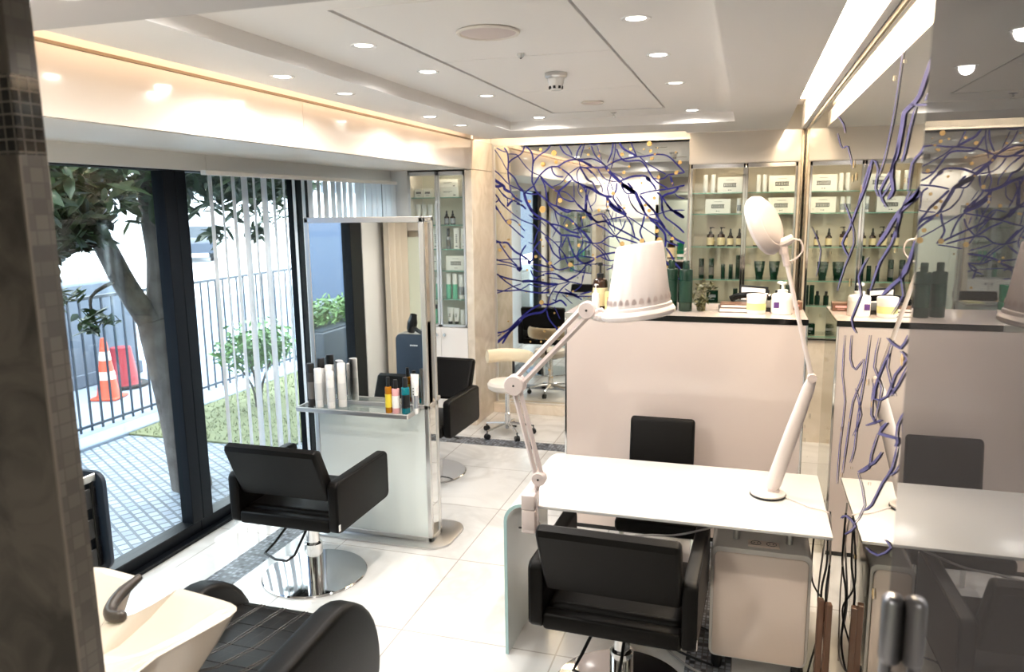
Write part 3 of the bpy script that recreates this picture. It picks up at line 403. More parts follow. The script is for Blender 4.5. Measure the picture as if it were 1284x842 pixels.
# partition beside the entrance: the near column is its end
bm = new(); box(bm, -3.29, -1.80, 1.14, 1.285, 0, 2.9); struct('wall_partition', bm, 'wallpaint')
bm = new()
xs = (-3.285, -2.80, -2.34, -1.88, -1.448)
for a, b in zip(xs, xs[1:]): box(bm, a+.002, b-.002, 1.285, 1.30, .09, 1.77, .001, 1)
struct('trim_12', bm, 'greenpanel')
bm = new(); box(bm, -3.285, -1.448, 1.285, 1.302, 1.772, 1.83, .001, 1); box(bm, -3.285, -1.448, 1.285, 1.304, 0, .088, .001, 1); box(bm, -1.90, -1.86, 1.30, 1.306, .09, 1.77, .001, 1); struct('trim_13', bm, 'steel')
bm = new(); box(bm, -3.285, -1.448, 1.285, 1.30, 1.832, 2.05, .001, 1); box(bm, -3.285, -1.448, 1.285, 1.305, 2.052, 2.58, .001, 1); struct('trim_14', bm, 'fascia')

# windows on the left
def window(n, y0, y1, stiles):
    bm = new()
    box(bm, -3.40, -3.29, y0, y1, 0, .09, .004, 1); box(bm, -3.40, -3.29, y0, y1, 2.285, 2.35, .004, 1)
    for a, b in stiles: box(bm, -3.385, -3.295, a, b, .05, 2.32, .004, 1)
    w = struct('window_%d' % n, bm, 'black_frame')
    g = new(); box(g, -3.352, -3.344, stiles[0][1]-.01, stiles[1][0]+.01, .08, 2.30)
    obj('pane', g, 'glass', w, smooth=0)
window(1, 2.0, 3.80, ((2.0, 2.2), (3.735, 3.83)))
window(2, 3.80, 5.21, ((3.832, 3.925), (5.12, 5.205)))
window(3, 5.21, 6.56, ((5.21, 5.30), (6.46, 6.55)))
bm = new(); box(bm, -3.29, -3.235, 2.0, 6.55, 0, .022, .003, 1); struct('trim_9', bm, 'black_frame')

# near column at the left edge
bm = new(); box(bm, -2.0, -1.447, 1.235, 1.284, 0, 2.6, .003, 2); box(bm, -1.50, -1.447, 1.28, 1.30, 0, 2.6, .002, 1); c_ = struct('column', bm, 'grey_marble')
bm = new(); box(bm, -1.4475, -1.4455, 1.237, 1.3005, 0, 2.6); obj('mosaic_strip', bm, 'mosaic_light', c_)
bm = new(); box(bm, -1.448, -1.445, 1.236, 1.301, 2.17, 2.33); o = obj('mosaic_band', bm, 'mosaic_black', c_)
bm = new(); box(bm, -1.96, -1.446, 1.2335, 1.24, 2.17, 2.33); o = obj('mosaic_band', bm, 'mosaic_black_f', c_)
bm = new(); box(bm, -1.4505, -1.4450, 1.2325, 1.2385, 0, 2.168); obj('corner_trim', bm, 'corner', c_)

# near glass leaf on the right
bm = new(); box(bm, .30, .325, -1.4, 1.585, .01, 2.57, .003, 1); d_ = struct('door_1', bm, 'smoked')
bm = new()
box(bm, .262, .30, 1.42, 1.46, 1.20, 1.34, .016, 4)
tube(bm, [(.275, 1.44, 1.22), (.275, 1.44, 1.08), (.278, 1.435, 1.0)], .011, 10)
obj('door_handle', bm, 'handle', d_)

# ------------------------------------------------------------------ mirrors with the blue branching print
def catmull(P, n=3):
    return [tuple(v) for v in spline([Vector((p[0], p[1], 0)) for p in P], n)]
def ribbon(bm, pts, w, y, h=.0016):
    """raised printed line on the plane Y = y (facing -Y)"""
    P = [Vector((p[0], p[1])) for p in pts]; L = []; n = len(P)
    for i in range(n):
        d = P[min(i+1, n-1)]-P[max(i-1, 0)]
        if d.length < 1e-6: d = Vector((1, 0))
        d.normalize(); nn = Vector((-d.y, d.x)); k = w/2*(.55 if i in (0, n-1) else 1)
        L.append((P[i]+nn*k, P[i]-nn*k))
    q = [(bm.verts.new((a.x, y-h, a.y)), bm.verts.new((b.x, y-h, b.y))) for a, b in L]
    for s, t in zip(q, q[1:]): bm.faces.new((s[0], t[0], t[1], s[1]))

t = thing('mirror_panel', 'large back wall mirror printed with dense blue branching lines and gold dots', 'mirror', (0, YW, 0))
bm = new(); box(bm, -2.375, -.535, 0, .012, .10, 2.625); obj('mirror_glass', bm, 'mirror', t, smooth=0)
bm = new()
for w, P in BACK_VEINS: ribbon(bm, catmull([(a/1000, b/1000) for a, b in P], 4), w/1000*.85, -.002)
obj('branch_print', bm, 'vein', t, smooth=0)
bm = new(); R = random.Random(3)
def disc(bm, x, z, r, y):
    n = 12; bm.faces.new([bm.verts.new((x+r*math.cos(2*PI*k/n), y, z-r*math.sin(2*PI*k/n))) for k in range(n)][::-1])
for a, b, r in BACK_DOTS: disc(bm, a/1000, b/1000, r/1000, -.0044)
for k in range(130): disc(bm, R.uniform(-2.35, -.56), R.uniform(.3, 2.58), R.choice((.004, .006, .008, .011)), -.0042)
obj('bubble_print', bm, 'gold_dot', t, smooth=0)
bm = new(); box(bm, -2.40, -2.375, -.012, .03, .095, 2.64, .002, 1); box(bm, -2.40, -.53, -.012, .03, 2.625, 2.645, .002, 1); box(bm, -2.40, -.53, -.012, .03, .085, .10, .002, 1)
obj('frame', bm, 'alu', t)

t = thing('mirror_panel', 'tall right wall mirror with sparse smeared blue lines beside the desk', 'mirror', (XR, 0, 0))
bm = new(); box(bm, 0, .011, 1.7, 6.79, .02, 2.625); obj('mirror_glass', bm, 'mirror', t, smooth=0)
bm = new()
for L in WALL_VEINS:
    q = [(bm.verts.new((-.003, a/1000, b/1000)), bm.verts.new((-.003, c/1000, d/1000))) for a, b, c, d in L]
    for s, u in zip(q, q[1:]): bm.faces.new((s[0], u[0], u[1], s[1]))
obj('branch_print', bm, 'vein_pale', t, smooth=0)
bm = new(); R = random.Random(5)
for k in range(60):
    y, z, r = R.uniform(1.9, 6.4), R.uniform(.3, 2.5), R.choice((.006, .009, .013, .018)); n = 12
    bm.faces.new([bm.verts.new((-.0034, y+r*math.cos(2*PI*j/n), z-r*math.sin(2*PI*j/n))) for j in range(n)])
obj('bubble_print', bm, 'gold_dot', t, smooth=0)
bm = new(); box(bm, -.006, .012, 1.7, 6.79, 2.622, 2.645, .002, 1); obj('top_trim', bm, 'bronze', t)
bm = new(); box(bm, .392, .412, 6.782, 6.80, 0, 2.65, .002, 1); struct('trim_10', bm, 'bronze')

# ------------------------------------------------------------------ ceiling fittings
def cove(label, x0, x1, y0, y1, z, m, name='cove_light'):
    bm = new(); box(bm, x0, x1, y0, y1, z, z+.012, .002, 1); o = obj(name, bm, m); tag(o, label, 'strip light')
cove('bright warm strip light in the ceiling slot above the right mirror wall', .285, .375, 1.9, 6.3, 2.826, 'cove')
cove('orange strip light hidden in the ceiling slot along the white fascia', -2.315, -2.29, 1.9, 6.4, 2.735, 'cove_left')
cove('warm strip light in the ceiling slot above the branching back mirror', -2.3, -.6, 6.64, 6.68, 2.785, 'cove')

def downlight(x, y, z, watts, label, lit=True, tilt=0):
    t = thing('downlight', label, 'downlight', (x, y, z), 0, 'recessed ceiling downlights')
    bm = new(); lathe(bm, [(.036, .004), (.040, -.001), (.052, -.004), (.056, 0), (.056, .004)], 28); obj('trim_ring', bm, 'white_pl', t)
    bm = new(); lathe(bm, [(0, -.0015), (.034, -.0015), (.038, -.0005), (.038, .004)], 28); obj('lens', bm, 'led' if lit else 'led_dim', t)
    if watts:
        l = bpy.data.lights.new('downlight_lamp', 'SPOT'); l.energy = watts; l.spot_size = math.radians(170); l.spot_blend = .5
        l.shadow_soft_size = .035; l.color = (1, .95, .89)
        o = bpy.data.objects.new('downlight_lamp', l); COL.objects.link(o); o.parent = t; o.location = (0, 0, -.01)
    return t
W = 23
for i, (y, lit) in enumerate(((3.15, 1), (3.72, 0), (4.85, 1), (5.44, 0))):
    downlight(-2.066, y, 2.65, W*.6 if lit else W*.3, ('bright downlight nearest the window in the lower ceiling edge', 'tilted second downlight on the lower ceiling edge by the fascia', 'third downlight along the lower ceiling edge by the fascia', 'farthest dim downlight along the lower ceiling edge by the fascia')[i], lit)
for i, (y, lit) in enumerate(((2.99, 0), (3.66, 1), (4.56, 0), (5.79, 1))):
    downlight(-1.562, y, 2.72, W if lit else W*.4, ('dim downlight left of the large round speaker in the raised ceiling', 'bright downlight left of the smoke detector in the raised ceiling', 'small dim downlight between two bright ones left of the hatches', 'bright downlight at the back left corner of the raised ceiling')[i], lit)
for i, (y, lit) in enumerate(((2.92, 0), (3.64, 1), (4.49, 0), (5.80, 1))):
    downlight(-.42, y, 2.72, W if lit else W*.4, ('dim downlight right of the large round speaker in the raised ceiling', 'brightest downlight right of the smoke detector in the raised ceiling', 'small dim downlight between two bright ones right of the hatches', 'bright downlight at the back right corner of the raised ceiling')[i], lit)

downlight(-1.562, 2.15, 2.72, W*.8, 'added unseen fill downlight above the frame over the wash chair', True)  # added out of view to brighten the ceiling and the entrance end
downlight(-.42, 2.15, 2.72, W*.7, 'added unseen fill downlight above the frame over the near side of the desk', True)  # second added fill lamp, also out of view
for i, x in enumerate((-2.75, -2.2, -1.65)):
    downlight(x, 1.58, 2.585, W*.5, 'added unseen fill downlight washing the partition behind the wash chair, ' + ('nearest the window', 'middle one', 'nearest the entrance')[i])  # added washers, brighten the partition that the back mirror reflects
downlight(-.6, -1.0, 2.585, 40, 'added fill downlight behind the viewer washing the front wall')  # added lamp, brightens the front wall for the back mirror

def speaker(x, y, r, label):
    t = thing('ceiling_speaker', label, 'speaker', (x, y, 2.722))
    bm = new(); lathe(bm, [(r*.93, 0), (r, -.004), (r*.97, -.010), (r*.9, -.011), (r*.87, -.004)], 40); obj('rim', bm, 'soffit', t)
    bm = new(); lathe(bm, [(r*.88, -.004), (r*.8, -.008), (r*.4, -.012), (0, -.013)], 40); obj('grille', bm, 'lamp_pink', t)
speaker(-.996, 2.94, .125, 'large round speaker grille set in the nearest ceiling hatch')
speaker(-1.01, 5.10, .075, 'small round speaker grille set in the farthest ceiling hatch')
t = thing('smoke_detector', 'chrome and white smoke detector hanging from the middle ceiling hatch', 'smoke detector', (-.973, 3.943, 2.722))
bm = new(); lathe(bm, [(0, 0), (.056, 0), (.058, -.018), (.050, -.026), (0, -.026)], 28); obj('base', bm, 'steel', t)
bm = new(); lathe(bm, [(.044, -.026), (.040, -.05), (.034, -.07), (.028, -.085), (0, -.088)], 28); obj('body', bm, 'white_pl', t)
bm = new()
for k in range(8):
    a = k*PI/4; box(bm, -.006, .006, .031, .037, -.079, -.066, mtx=Matrix.Rotation(a, 4, 'Z'))
obj('vent_slots', bm, 'black', t)
t = thing('ceiling_sensor', 'tiny dark sensor on the seam between two ceiling hatches', 'sensor', (-1.0, 3.40, 2.722))
bm = new(); lathe(bm, [(0, 0), (.016, 0), (.016, -.008), (.010, -.018), (0, -.019)], 18); obj('body', bm, 'steel', t)
bm = new(); lathe(bm, [(0, -.018), (.006, -.019), (0, -.024)], 12); obj('lens', bm, 'black', t)
t = thing('sprinkler', 'small chrome sprinkler head near the back end of the raised ceiling', 'sprinkler', (-.975, 5.72, 2.722))
bm = new(); lathe(bm, [(0, 0), (.026, 0), (.026, -.004), (.008, -.007), (.007, -.025), (0, -.026)], 18); obj('body', bm, 'chrome', t)
bm = new(); lathe(bm, [(0, -.034), (.016, -.034), (.016, -.037), (0, -.037)], 14); box(bm, -.009, -.007, -.002, .002, -.036, -.02); box(bm, .007, .009, -.002, .002, -.036, -.02); obj('deflector', bm, 'steel', t)

# ------------------------------------------------------------------ vertical blind and curtain
t = thing('vertical_blind', 'white vertical fabric blind hanging open across the right part of the window', 'blind', (-3.13, 0, 0))
bm = new(); box(bm, -.02, .02, 3.88, 6.5, 2.26, 2.29, .003, 1); obj('head_rail', bm, 'white_pl', t)
bm = new(); R = random.Random(2)
ys = [3.93, 4.05, 4.15, 4.265, 4.365, 4.475, 4.59, 4.71, 4.82, 4.95, 5.05, 5.17]
while ys[-1] < 6.42: ys.append(ys[-1]+.098)
for i, y in enumerate(ys):
    ang = math.atan2(y, -3.13)-math.radians(17 if i in (3, 5) else R.uniform(4, 10) if y < 5.0 else R.uniform(10, 24)); w = .127
    dx, dy = math.cos(ang)*w/2, math.sin(ang)*w/2
    x = R.uniform(-.006, .006)
    # gently cupped slat
    nx, ny = -dy/w*2, dx/w*2
    L = []
    for s in (-1, -.5, 0, .5, 1):
        c = .006*(1-s*s); L.append((x+dx*s+nx*c, y+dy*s+ny*c))
    for a, b in zip(L, L[1:]):
        v = [bm.verts.new((a[0], a[1], .04)), bm.verts.new((b[0], b[1], .04)), bm.verts.new((b[0], b[1], 2.265)), bm.verts.new((a[0], a[1], 2.265))]
        bm.faces.new(v)
bmesh.ops.remove_doubles(bm, verts=bm.verts[:], dist=1e-5)
bmesh.ops.solidify(bm, geom=bm.faces[:], thickness=.0012)
obj('slats', bm, 'blind', t, smooth=30)
bm = new(); P = []
for i in range(60):
    yy = 1.31+.41*i/59; P.append((-3.2+.035*math.sin(i*1.1)+.01*math.sin(i*.37), yy))
for a, b in zip(P, P[1:]):
    v = [bm.verts.new((a[0], a[1], .03)), bm.verts.new((b[0], b[1], .03)), bm.verts.new((b[0], b[1], 2.4)), bm.verts.new((a[0], a[1], 2.4))]; bm.faces.new(v)
bmesh.ops.remove_doubles(bm, verts=bm.verts[:], dist=1e-5)
bmesh.ops.solidify(bm, geom=bm.faces[:], thickness=.003)
tag(obj('curtain', bm, 'cream_fabric', smooth=60), 'pleated cream curtain hanging at the window end, seen in the styling mirror', 'curtain')

# ------------------------------------------------------------------ outside
bm = new(); box(bm, -5.75, -3.40, -6, 20, -.1, -.005); struct('pavement', bm, 'cobble')
bm = new(); box(bm, -5.72, -5.45, -6, 20, -.1, .03, .01, 1); box(bm, -6.0, -5.72, -6, 20, -.1, .035, .01, 1); struct('kerb', bm, 'concrete')
bm = new(); box(bm, -12.0, -6.0, -12, 30, -.12, -.005); struct('pavement_far', bm, 'concrete')
bm = new(); box(bm, -70, -12.0, -60, 130, -.15, -.02); struct('street', bm, 'asphalt')
bm = new(); R = random.Random(8)
box(bm, -5.45, -3.75, 5.45, 16, -.02, .012)
for k in range(6000):
    x, y = R.uniform(-5.45, -3.76), R.uniform(5.46, 12); a = R.uniform(0, PI); h = R.uniform(.02, .05); w = .006
    v = [bm.verts.new((x-w*math.cos(a), y-w*math.sin(a), .01)), bm.verts.new((x+w*math.cos(a), y+w*math.sin(a), .01)), bm.verts.new((x+R.uniform(-.02, .02), y+R.uniform(-.02, .02), h))]
    bm.faces.new(v)
tag(obj('grass', bm, 'grass', smooth=0), 'strip of short grass behind the railing beside the pale cobbles', 'grass', kind='stuff')

t = thing('railing', 'dark metal railing of thin upright bars along the pavement outside', 'railing', (-5.8, 0, 0))
bm = new(); box(bm, -.02, .02, .5, 12.2, 1.255, 1.285, .004, 1); obj('top_rail', bm, 'rail', t)
bm = new(); box(bm, -.012, .012, .5, 12.2, .07, .095, .003, 1); obj('bottom_rail', bm, 'rail', t)
b0 = None
for k in range(94):
    if b0 is None:
        bm = new(); box(bm, -.008, .008, -.008, .008, .03, 1.26); b0 = obj('bar', bm, 'rail', t, loc=(0, .5, 0), smooth=0)
    else:
        c = b0.copy(); COL.objects.link(c); c.parent = t; c.location = (0, .5+k*.125, 0)

def leaf_cloud(bm, centers, n, size, R):
    for i in range(n):
        c, rad = R.choice(centers); d = Vector((R.gauss(0, 1), R.gauss(0, 1), R.gauss(0, 1))); d.normalize()
        p = Vector(c)+Vector((d.x*rad[0], d.y*rad[1], d.z*rad[2]))*R.uniform(.35, 1.0)
        s = size*R.uniform(.6, 1.3); e = Euler((R.uniform(-.9, .9), R.uniform(-.9, .9), R.uniform(0, 2*PI)))
        m = Matrix.Translation(p) @ e.to_matrix().to_4x4()
        pts = [(-s, 0, 0), (-.35*s, -.32*s, .05*s), (.4*s, -.26*s, .04*s), (s, 0, -.1*s), (.4*s, .26*s, .04*s), (-.35*s, .32*s, .05*s)]
        v = [bm.verts.new(m @ Vector(q)) for q in pts]
        bm.faces.new((v[0], v[1], v[2], v[3])); bm.faces.new((v[0], v[3], v[4], v[5]))

t = thing('tree', 'leafy tree with leaning grey trunk close outside the window', 'tree', (-3.95, 4.5, 0))
bm = new()
tube(bm, [(0, 0, -.02), (-.03, -.05, .6), (-.05, -.14, 1.1), (-.06, -.18, 1.30)], [.145, .125, .115, .105], 14, smooth=4)
tube(bm, [(-.06, -.15, 1.2), (-.1, -.35, 1.55), (-.12, -.52, 1.9), (-.1, -.85, 2.3), (-.1, -1.1, 2.9)], [.085, .05], 10, smooth=4)
tube(bm, [(-.06, -.15, 1.2), (-.02, -.12, 1.7), (0, -.18, 2.2), (.05, -.1, 2.9), (.05, 0, 3.6)], [.085, .05], 10, smooth=4)
tube(bm, [(0, -.15, 1.95), (.0, .25, 2.25), (-.1, .8, 2.5)], [.05, .02], 8, smooth=4)
tube(bm, [(-.12, -.5, 1.85), (-.25, -.75, 1.75), (-.3, -.85, 1.5)], [.02, .008], 6, smooth=4)
tube(bm, [(-.1, -.4, 1.6), (-.15, -.6, 1.5), (-.1, -.62, 1.3)], [.016, .006], 6, smooth=4)
obj('trunk', bm, 'bark', t, smooth=60)
bm = new(); R = random.Random(11)
leaf_cloud(bm, [((-.1, -1.25, 2.25), (.5, .5, .33)), ((-.1, -.8, 2.25), (.5, .5, .36)), ((-.1, -.4, 2.35), (.5, .5, .42)), ((0, .1, 2.35), (.45, .45, .38)), ((0, .5, 2.42), (.45, .45, .34)), ((-.2, -1.0, 1.93), (.3, .32, .2)), ((-.15, -.7, 1.98), (.25, .25, .2)), ((-.1, .95, 2.36), (.4, .5, .26)), ((-.1, 1.3, 2.3), (.4, .45, .2)), ((-.15, 1.7, 2.3), (.3, .3, .12))], 3900, .085, R)
leaf_cloud(bm, [((-.1, .1, 3.2), (1.3, 1.6, .5))], 900, .11, R)
leaf_cloud(bm, [((-.1, -.62, 1.34), (.14, .15, .09)), ((-.15, -.85, 1.52), (.14, .2, .07)), ((-.3, -1.15, 1.6), (.15, .2, .2)), ((-.3, -1.15, 1.82), (.15, .25, .2)), ((-.2, -.9, 1.75), (.15, .15, .12))], 260, .055, R)
leaf_cloud(bm, [((-.15, 1.0, 2.05), (.15, .25, .14)), ((-.2, .75, 1.85), (.1, .14, .1)), ((-.2, 1.5, 2.02), (.15, .2, .14)), ((-.2, 1.25, 1.85), (.1, .12, .1))], 130, .07, R)
obj('foliage', bm, 'leaf', t, smooth=60)

t = thing('shrub', 'round green shrub growing in the grass strip outside the window', 'shrub', (-4.85, 6.6, 0))
bm = new()
for a in range(5): tube(bm, [(.03*math.cos(a), .03*math.sin(a), 0), (.06*math.cos(a*1.3), .06*math.sin(a*1.3), .25), (.2*math.cos(a*1.3), .25*math.sin(a*1.3), .55)], [.015, .008], 6, smooth=3)
obj('stems', bm, 'bark', t)
bm = new(); leaf_cloud(bm, [((0, 0, .72), (.36, .45, .24)), ((0, -.2, .62), (.3, .3, .2)), ((0, .25, .6), (.3, .3, .2))], 900, .05, random.Random(4)); obj('foliage', bm, 'leaf2', t, smooth=60)
t = thing('planter_box', 'dark planter box with clipped bush, seen only in the styling mirror', 'planter', (-4.6, .45, 0))
bm = new(); box(bm, -.38, .38, -1.0, .75, .0, .76, .02, 2); box(bm, -.34, .34, -.96, .71, .76, .775); obj('box', bm, 'rail', t)
bm = new(); leaf_cloud(bm, [((0, y, .88), (.32, .26, .20)) for y in (-.75, -.4, 0, .3, .55)], 1300, .045, random.Random(6)); obj('foliage', bm, 'leaf2', t, smooth=60)

def cone(label, x, y, m, band, tilt=0, lean=0):
    t = thing('traffic_cone', label, 'traffic cone', (x, y, 0), tilt)
    bm = new(); box(bm, -.18, .18, -.18, .18, 0, .03, .01, 2); obj('base', bm, m, t)
    def rr(z): return .145-.11*(z-.03)/.80
    bm = new(); lathe(bm, [(rr(.03)+.01, .03), (rr(.06), .06), (rr(.80), .80), (rr(.8)*.7, .83), (0, .835)], 24); obj('body', bm, m, t)
    if band:
        for z0, z1 in ((.27, .38), (.53, .65)):
            bm = new(); lathe(bm, [(rr(z0)+.003, z0), (rr(z1)+.003, z1)], 24); obj('reflective_band', bm, 'cone_w', t)
cone('orange traffic cone with pale bands beyond the railing', -6.75, 6.52, 'cone_o', True, .3)
bpy.data.objects['traffic_cone'].scale = (.82, .82, .82)
t = thing('traffic_cone', 'short faded red cone without bands standing behind the orange one', 'traffic cone', (-7.05, 7.05, 0), .5)
bm = new(); lathe(bm, [(0, 0), (.27, 0), (.27, .03), (0, .03)], 20); obj('base', bm, 'tyre', t)
bm = new(); lathe(bm, [(.19, .03), (.17, .06), (.11, .47), (0, .48)], 20); obj('body', bm, 'cone_r', t)
bm = new(); box(bm, -8.3, -7.45, 1.5, 7.75, 0, 1.22, .02, 1); box(bm, -8.32, -7.43, 1.48, 7.77, 0, .16, .01, 1)
tag(obj('planter_block', bm, 'greywall', smooth=0), 'grey rendered block standing behind the traffic cones', 'planter')

def car(label, x, y, rz, m):
    t = thing('car', label, 'car', (x, y, 0), rz)
    bm = new(); prism(bm, [(-2.1, .35), (-2.15, .75), (-1.9, .95), (-1.3, 1.0), (1.1, .98), (1.9, .86), (2.12, .7), (2.1, .35)], -.85, .85, 'xz', .08); obj('body', bm, m, t)
    bm = new(); prism(bm, [(-1.55, .98), (-1.1, 1.42), (.35, 1.45), (1.0, .98)], -.74, .74, 'xz', .07); obj('cabin', bm, 'winglass', t)
    for xx in (-1.3, 1.35):
        for yy in (-.8, .8):
            bm = new(); cyl(bm, .32, -.1, .1, 20, mtx=Matrix.Translation((xx, yy, .32)) @ Matrix.Rotation(PI/2, 4, 'X')); obj('wheel', bm, 'tyre', t)
car('dark car parked on the street beyond the railing', -22.6, 26.9, 2.27, 'carpaint')
car('white car farther off on the bright street', -27, 21.5, 2.4, 'whitecar')
def building(label, x0, x1, y0, y1, h, m='building', rows=4):
    t = thing('building', label, 'building', ((x0+x1)/2, (y0+y1)/2, 0))
    ax, ay = (x1-x0)/2, (y1-y0)/2
    bm = new(); box(bm, -ax, ax, -ay, ay, 0, h); box(bm, -ax-.1, ax+.15, -ay, ay, 3.2, 3.5); obj('wall', bm, m, t, smooth=0)
    n = int((y1-y0)/3.0); w0 = None
    for j in range(rows):
        for k in range(n):
            if w0 is None:
                bm = new(); box(bm, -.05, .06, -.7, .7, -.8, .8, .02, 1); w0 = obj('window', bm, 'winglass', t, loc=(ax, -ay+1.5+3*k, 5+3*j)); continue
            c = w0.copy(); COL.objects.link(c); c.parent = t; c.location = (ax, -ay+1.5+3*k, 5+3*j)
building('pale building across the street seen through the blind slats', -66, -56, 20, 120, 22, rows=6)
building('blue grey building across the street seen only in the styling mirror', -15, -9.2, -22, -1.8, 9, 'bluewall', rows=1)
# ------------------------------------------------------------------ salon chairs
def make_chair(label):
    t = thing('salon_chair', label, 'chair', (0, 0, 0), 0, 'black salon chairs on chrome discs')
    bm = new(); lathe(bm, [(0, 0), (.290, 0), (.292, .006), (.286, .012), (.2, .017), (.06, .021), (0, .021)], 64); obj('base', bm, 'disc', t)
    bm = new(); lathe(bm, [(.050, .02), (.050, .19), (.044, .196), (.036, .20), (.036, .385), (0, .385)], 32); obj('column', bm, 'chrome', t)
    bm = new(); tube(bm, [(-.07, -.02, .38), (-.13, -.17, .25), (-.15, -.24, .215), (-.05, -.29, .215), (.02, -.29, .215), (.035, -.24, .225), (.03, -.02, .38)], .007, 8); obj('pump_lever', bm, 'black', t)
    bm = new(); box(bm, -.10, .10, -.12, .12, .375, .39, .004, 1); obj('seat_plate', bm, 'steel', t)
    bm = new(); box(bm, -.268, .268, -.21, .33, .385, .475, .03, 4); obj('seat', bm, 'leather', t)
    for s in (-1, 1):
        bm = new(); x0, x1 = sorted((s*.270, s*.328))
        prism(bm, rrect(-.27, .31, .385, .665, .035), x0, x1, 'yz', .012, seg=3); a = obj('armrest', bm, 'leather', t)
        bm = new(); tube(bm, [(s*.3275, p[0], p[1]) for p in rrect(-.264, .304, .391, .659, .032)], .0022, 5, closed=True); obj('piping', bm, 'leather', a)
    bm = new(); box(bm, -.272, .272, -.268, -.20, .385, .455, .014, 3); obj('rear_rail', bm, 'leather', t)
    bm = new(); prism(bm, [(-.245, .555), (-.366, .822), (-.360, .846), (-.330, .858), (-.298, .846), (-.165, .572), (-.180, .552)], -.272, .272, 'yz', .02, seg=4); obj('backrest', bm, 'leather', t)
    bm = new(); box(bm, .329, .331, -.268, -.250, .405, .440, .0005, 1); l_ = obj('care_tag', bm, 'paper', t); l_['label'] = 'small white fabric tag'
    return t
ch = make_chair('black salon chair with its back to us facing the tall styling mirror')
ch.location = (-2.29, 3.52, 0)
dup(ch, (-2.33, 5.25, 0), PI-.03, 'black salon chair mostly hidden behind the tall styling mirror')
dup(ch, (-.447, 2.95, 0), -.03, 'black salon chair with its back to us pushed in at the white manicure desk')

# chair on the far side of the desk
t = thing('client_chair', 'small black armless chair between the white desk and the white counter', 'chair', (-.44, 4.2, 0))
bm = new(); prism(bm, [(.10, .40), (.160, .79), (.172, .808), (.195, .813), (.215, .80), (.165, .40)], -.187, .187, 'yz', .02, seg=4); obj('backrest', bm, 'leather', t)
bm = new(); box(bm, -.16, .27, -.56, .16, .40, .475, .025, 3); obj('seat', bm, 'leather', t)
for sx in (-.13, .23):
    for sy in (-.50, .13):
        bm = new(); box(bm, sx-.012, sx+.012, sy-.012, sy+.012, 0, .41, .003, 1); obj('leg', bm, 'chrome', t)

# ------------------------------------------------------------------ manicure desk
t = thing('manicure_desk', 'white opal glass manicure desk with one bent glass side', 'desk', (0, 0, 0))
X0, X1, Y0, Y1, ZT, TH = -1.005, .368, 3.07, 3.80, .742, .014
bm = new(); box(bm, X0+.115, X1, Y0, Y1, ZT-TH, ZT, .003, 2); obj('top', bm, 'desk_white', t)
bm = new()
outer = [(X0, 0)]; inner = [(X0+TH, 0)]
for k in range(9):
    a = math.radians(180-90*k/8); outer.append((X0+.09+.09*math.cos(a), ZT-.09+.09*math.sin(a))); inner.append((X0+.09+(.09-TH)*math.cos(a), ZT-.09+(.09-TH)*math.sin(a)))
outer.append((X0+.116, ZT)); inner.append((X0+.116, ZT-TH))
prism(bm, outer+inner[::-1], Y0, Y1, 'xz'); o = obj('side_panel', bm, 'frosted', t); o['label'] = 'bent translucent glass side of the desk'
bm = new()
prism(bm, outer[:]+[(p[0]+.0005, p[1]-.0005) for p in inner[::-1]], Y0-.003, Y0, 'xz'); o = obj('glass_edge', bm, 'desk_edge', t, smooth=0); o['label'] = 'aqua polished glass edge'
for x in (.0, .22):
    for y in (3.3, 3.6): bm = new(); cyl(bm, .014, .593, ZT-TH, 14, x, y); obj('standoff', bm, 'steel', t)

t = thing('pedestal_cabinet', 'rounded beige white cabinet with a power socket strip under the desk', 'cabinet', (.105, 3.20, 0))
bm = new(); prism(bm, rrect(-.205, .205, .075, .592, .03), .0, .50, 'xz', .006); obj('body', bm, 'white_gloss', t)
bm = new(); prism(bm, rrect(-.192, .192, .088, .572, .026), -.014, .0, 'xz', .005); obj('front_panel', bm, 'pedestal', t)
bm = new(); box(bm, -.055, .075, .03, .085, .592, .600, .002, 1); s_ = obj('socket_strip', bm, 'pedestal', t)
for x in (-.022, .042):
    bm = new(); lathe(bm, [(.022, .0), (.020, .0015), (.016, -.006), (0, -.006)], 20); box(bm, -.009, -.005, -.003, .003, -.006, .002); box(bm, .005, .009, -.003, .003, -.006, .002); obj('socket', bm, 'dark_print', s_, loc=(x, .058, .6005))
for x in (-.17, .17):
    for y in (.05, .45):
        bm = new(); lathe(bm, [(0, .0), (.022, 0), (.026, .03), (.022, .078), (0, .078)], 14); obj('foot', bm, 'black', t, loc=(x, y, 0))

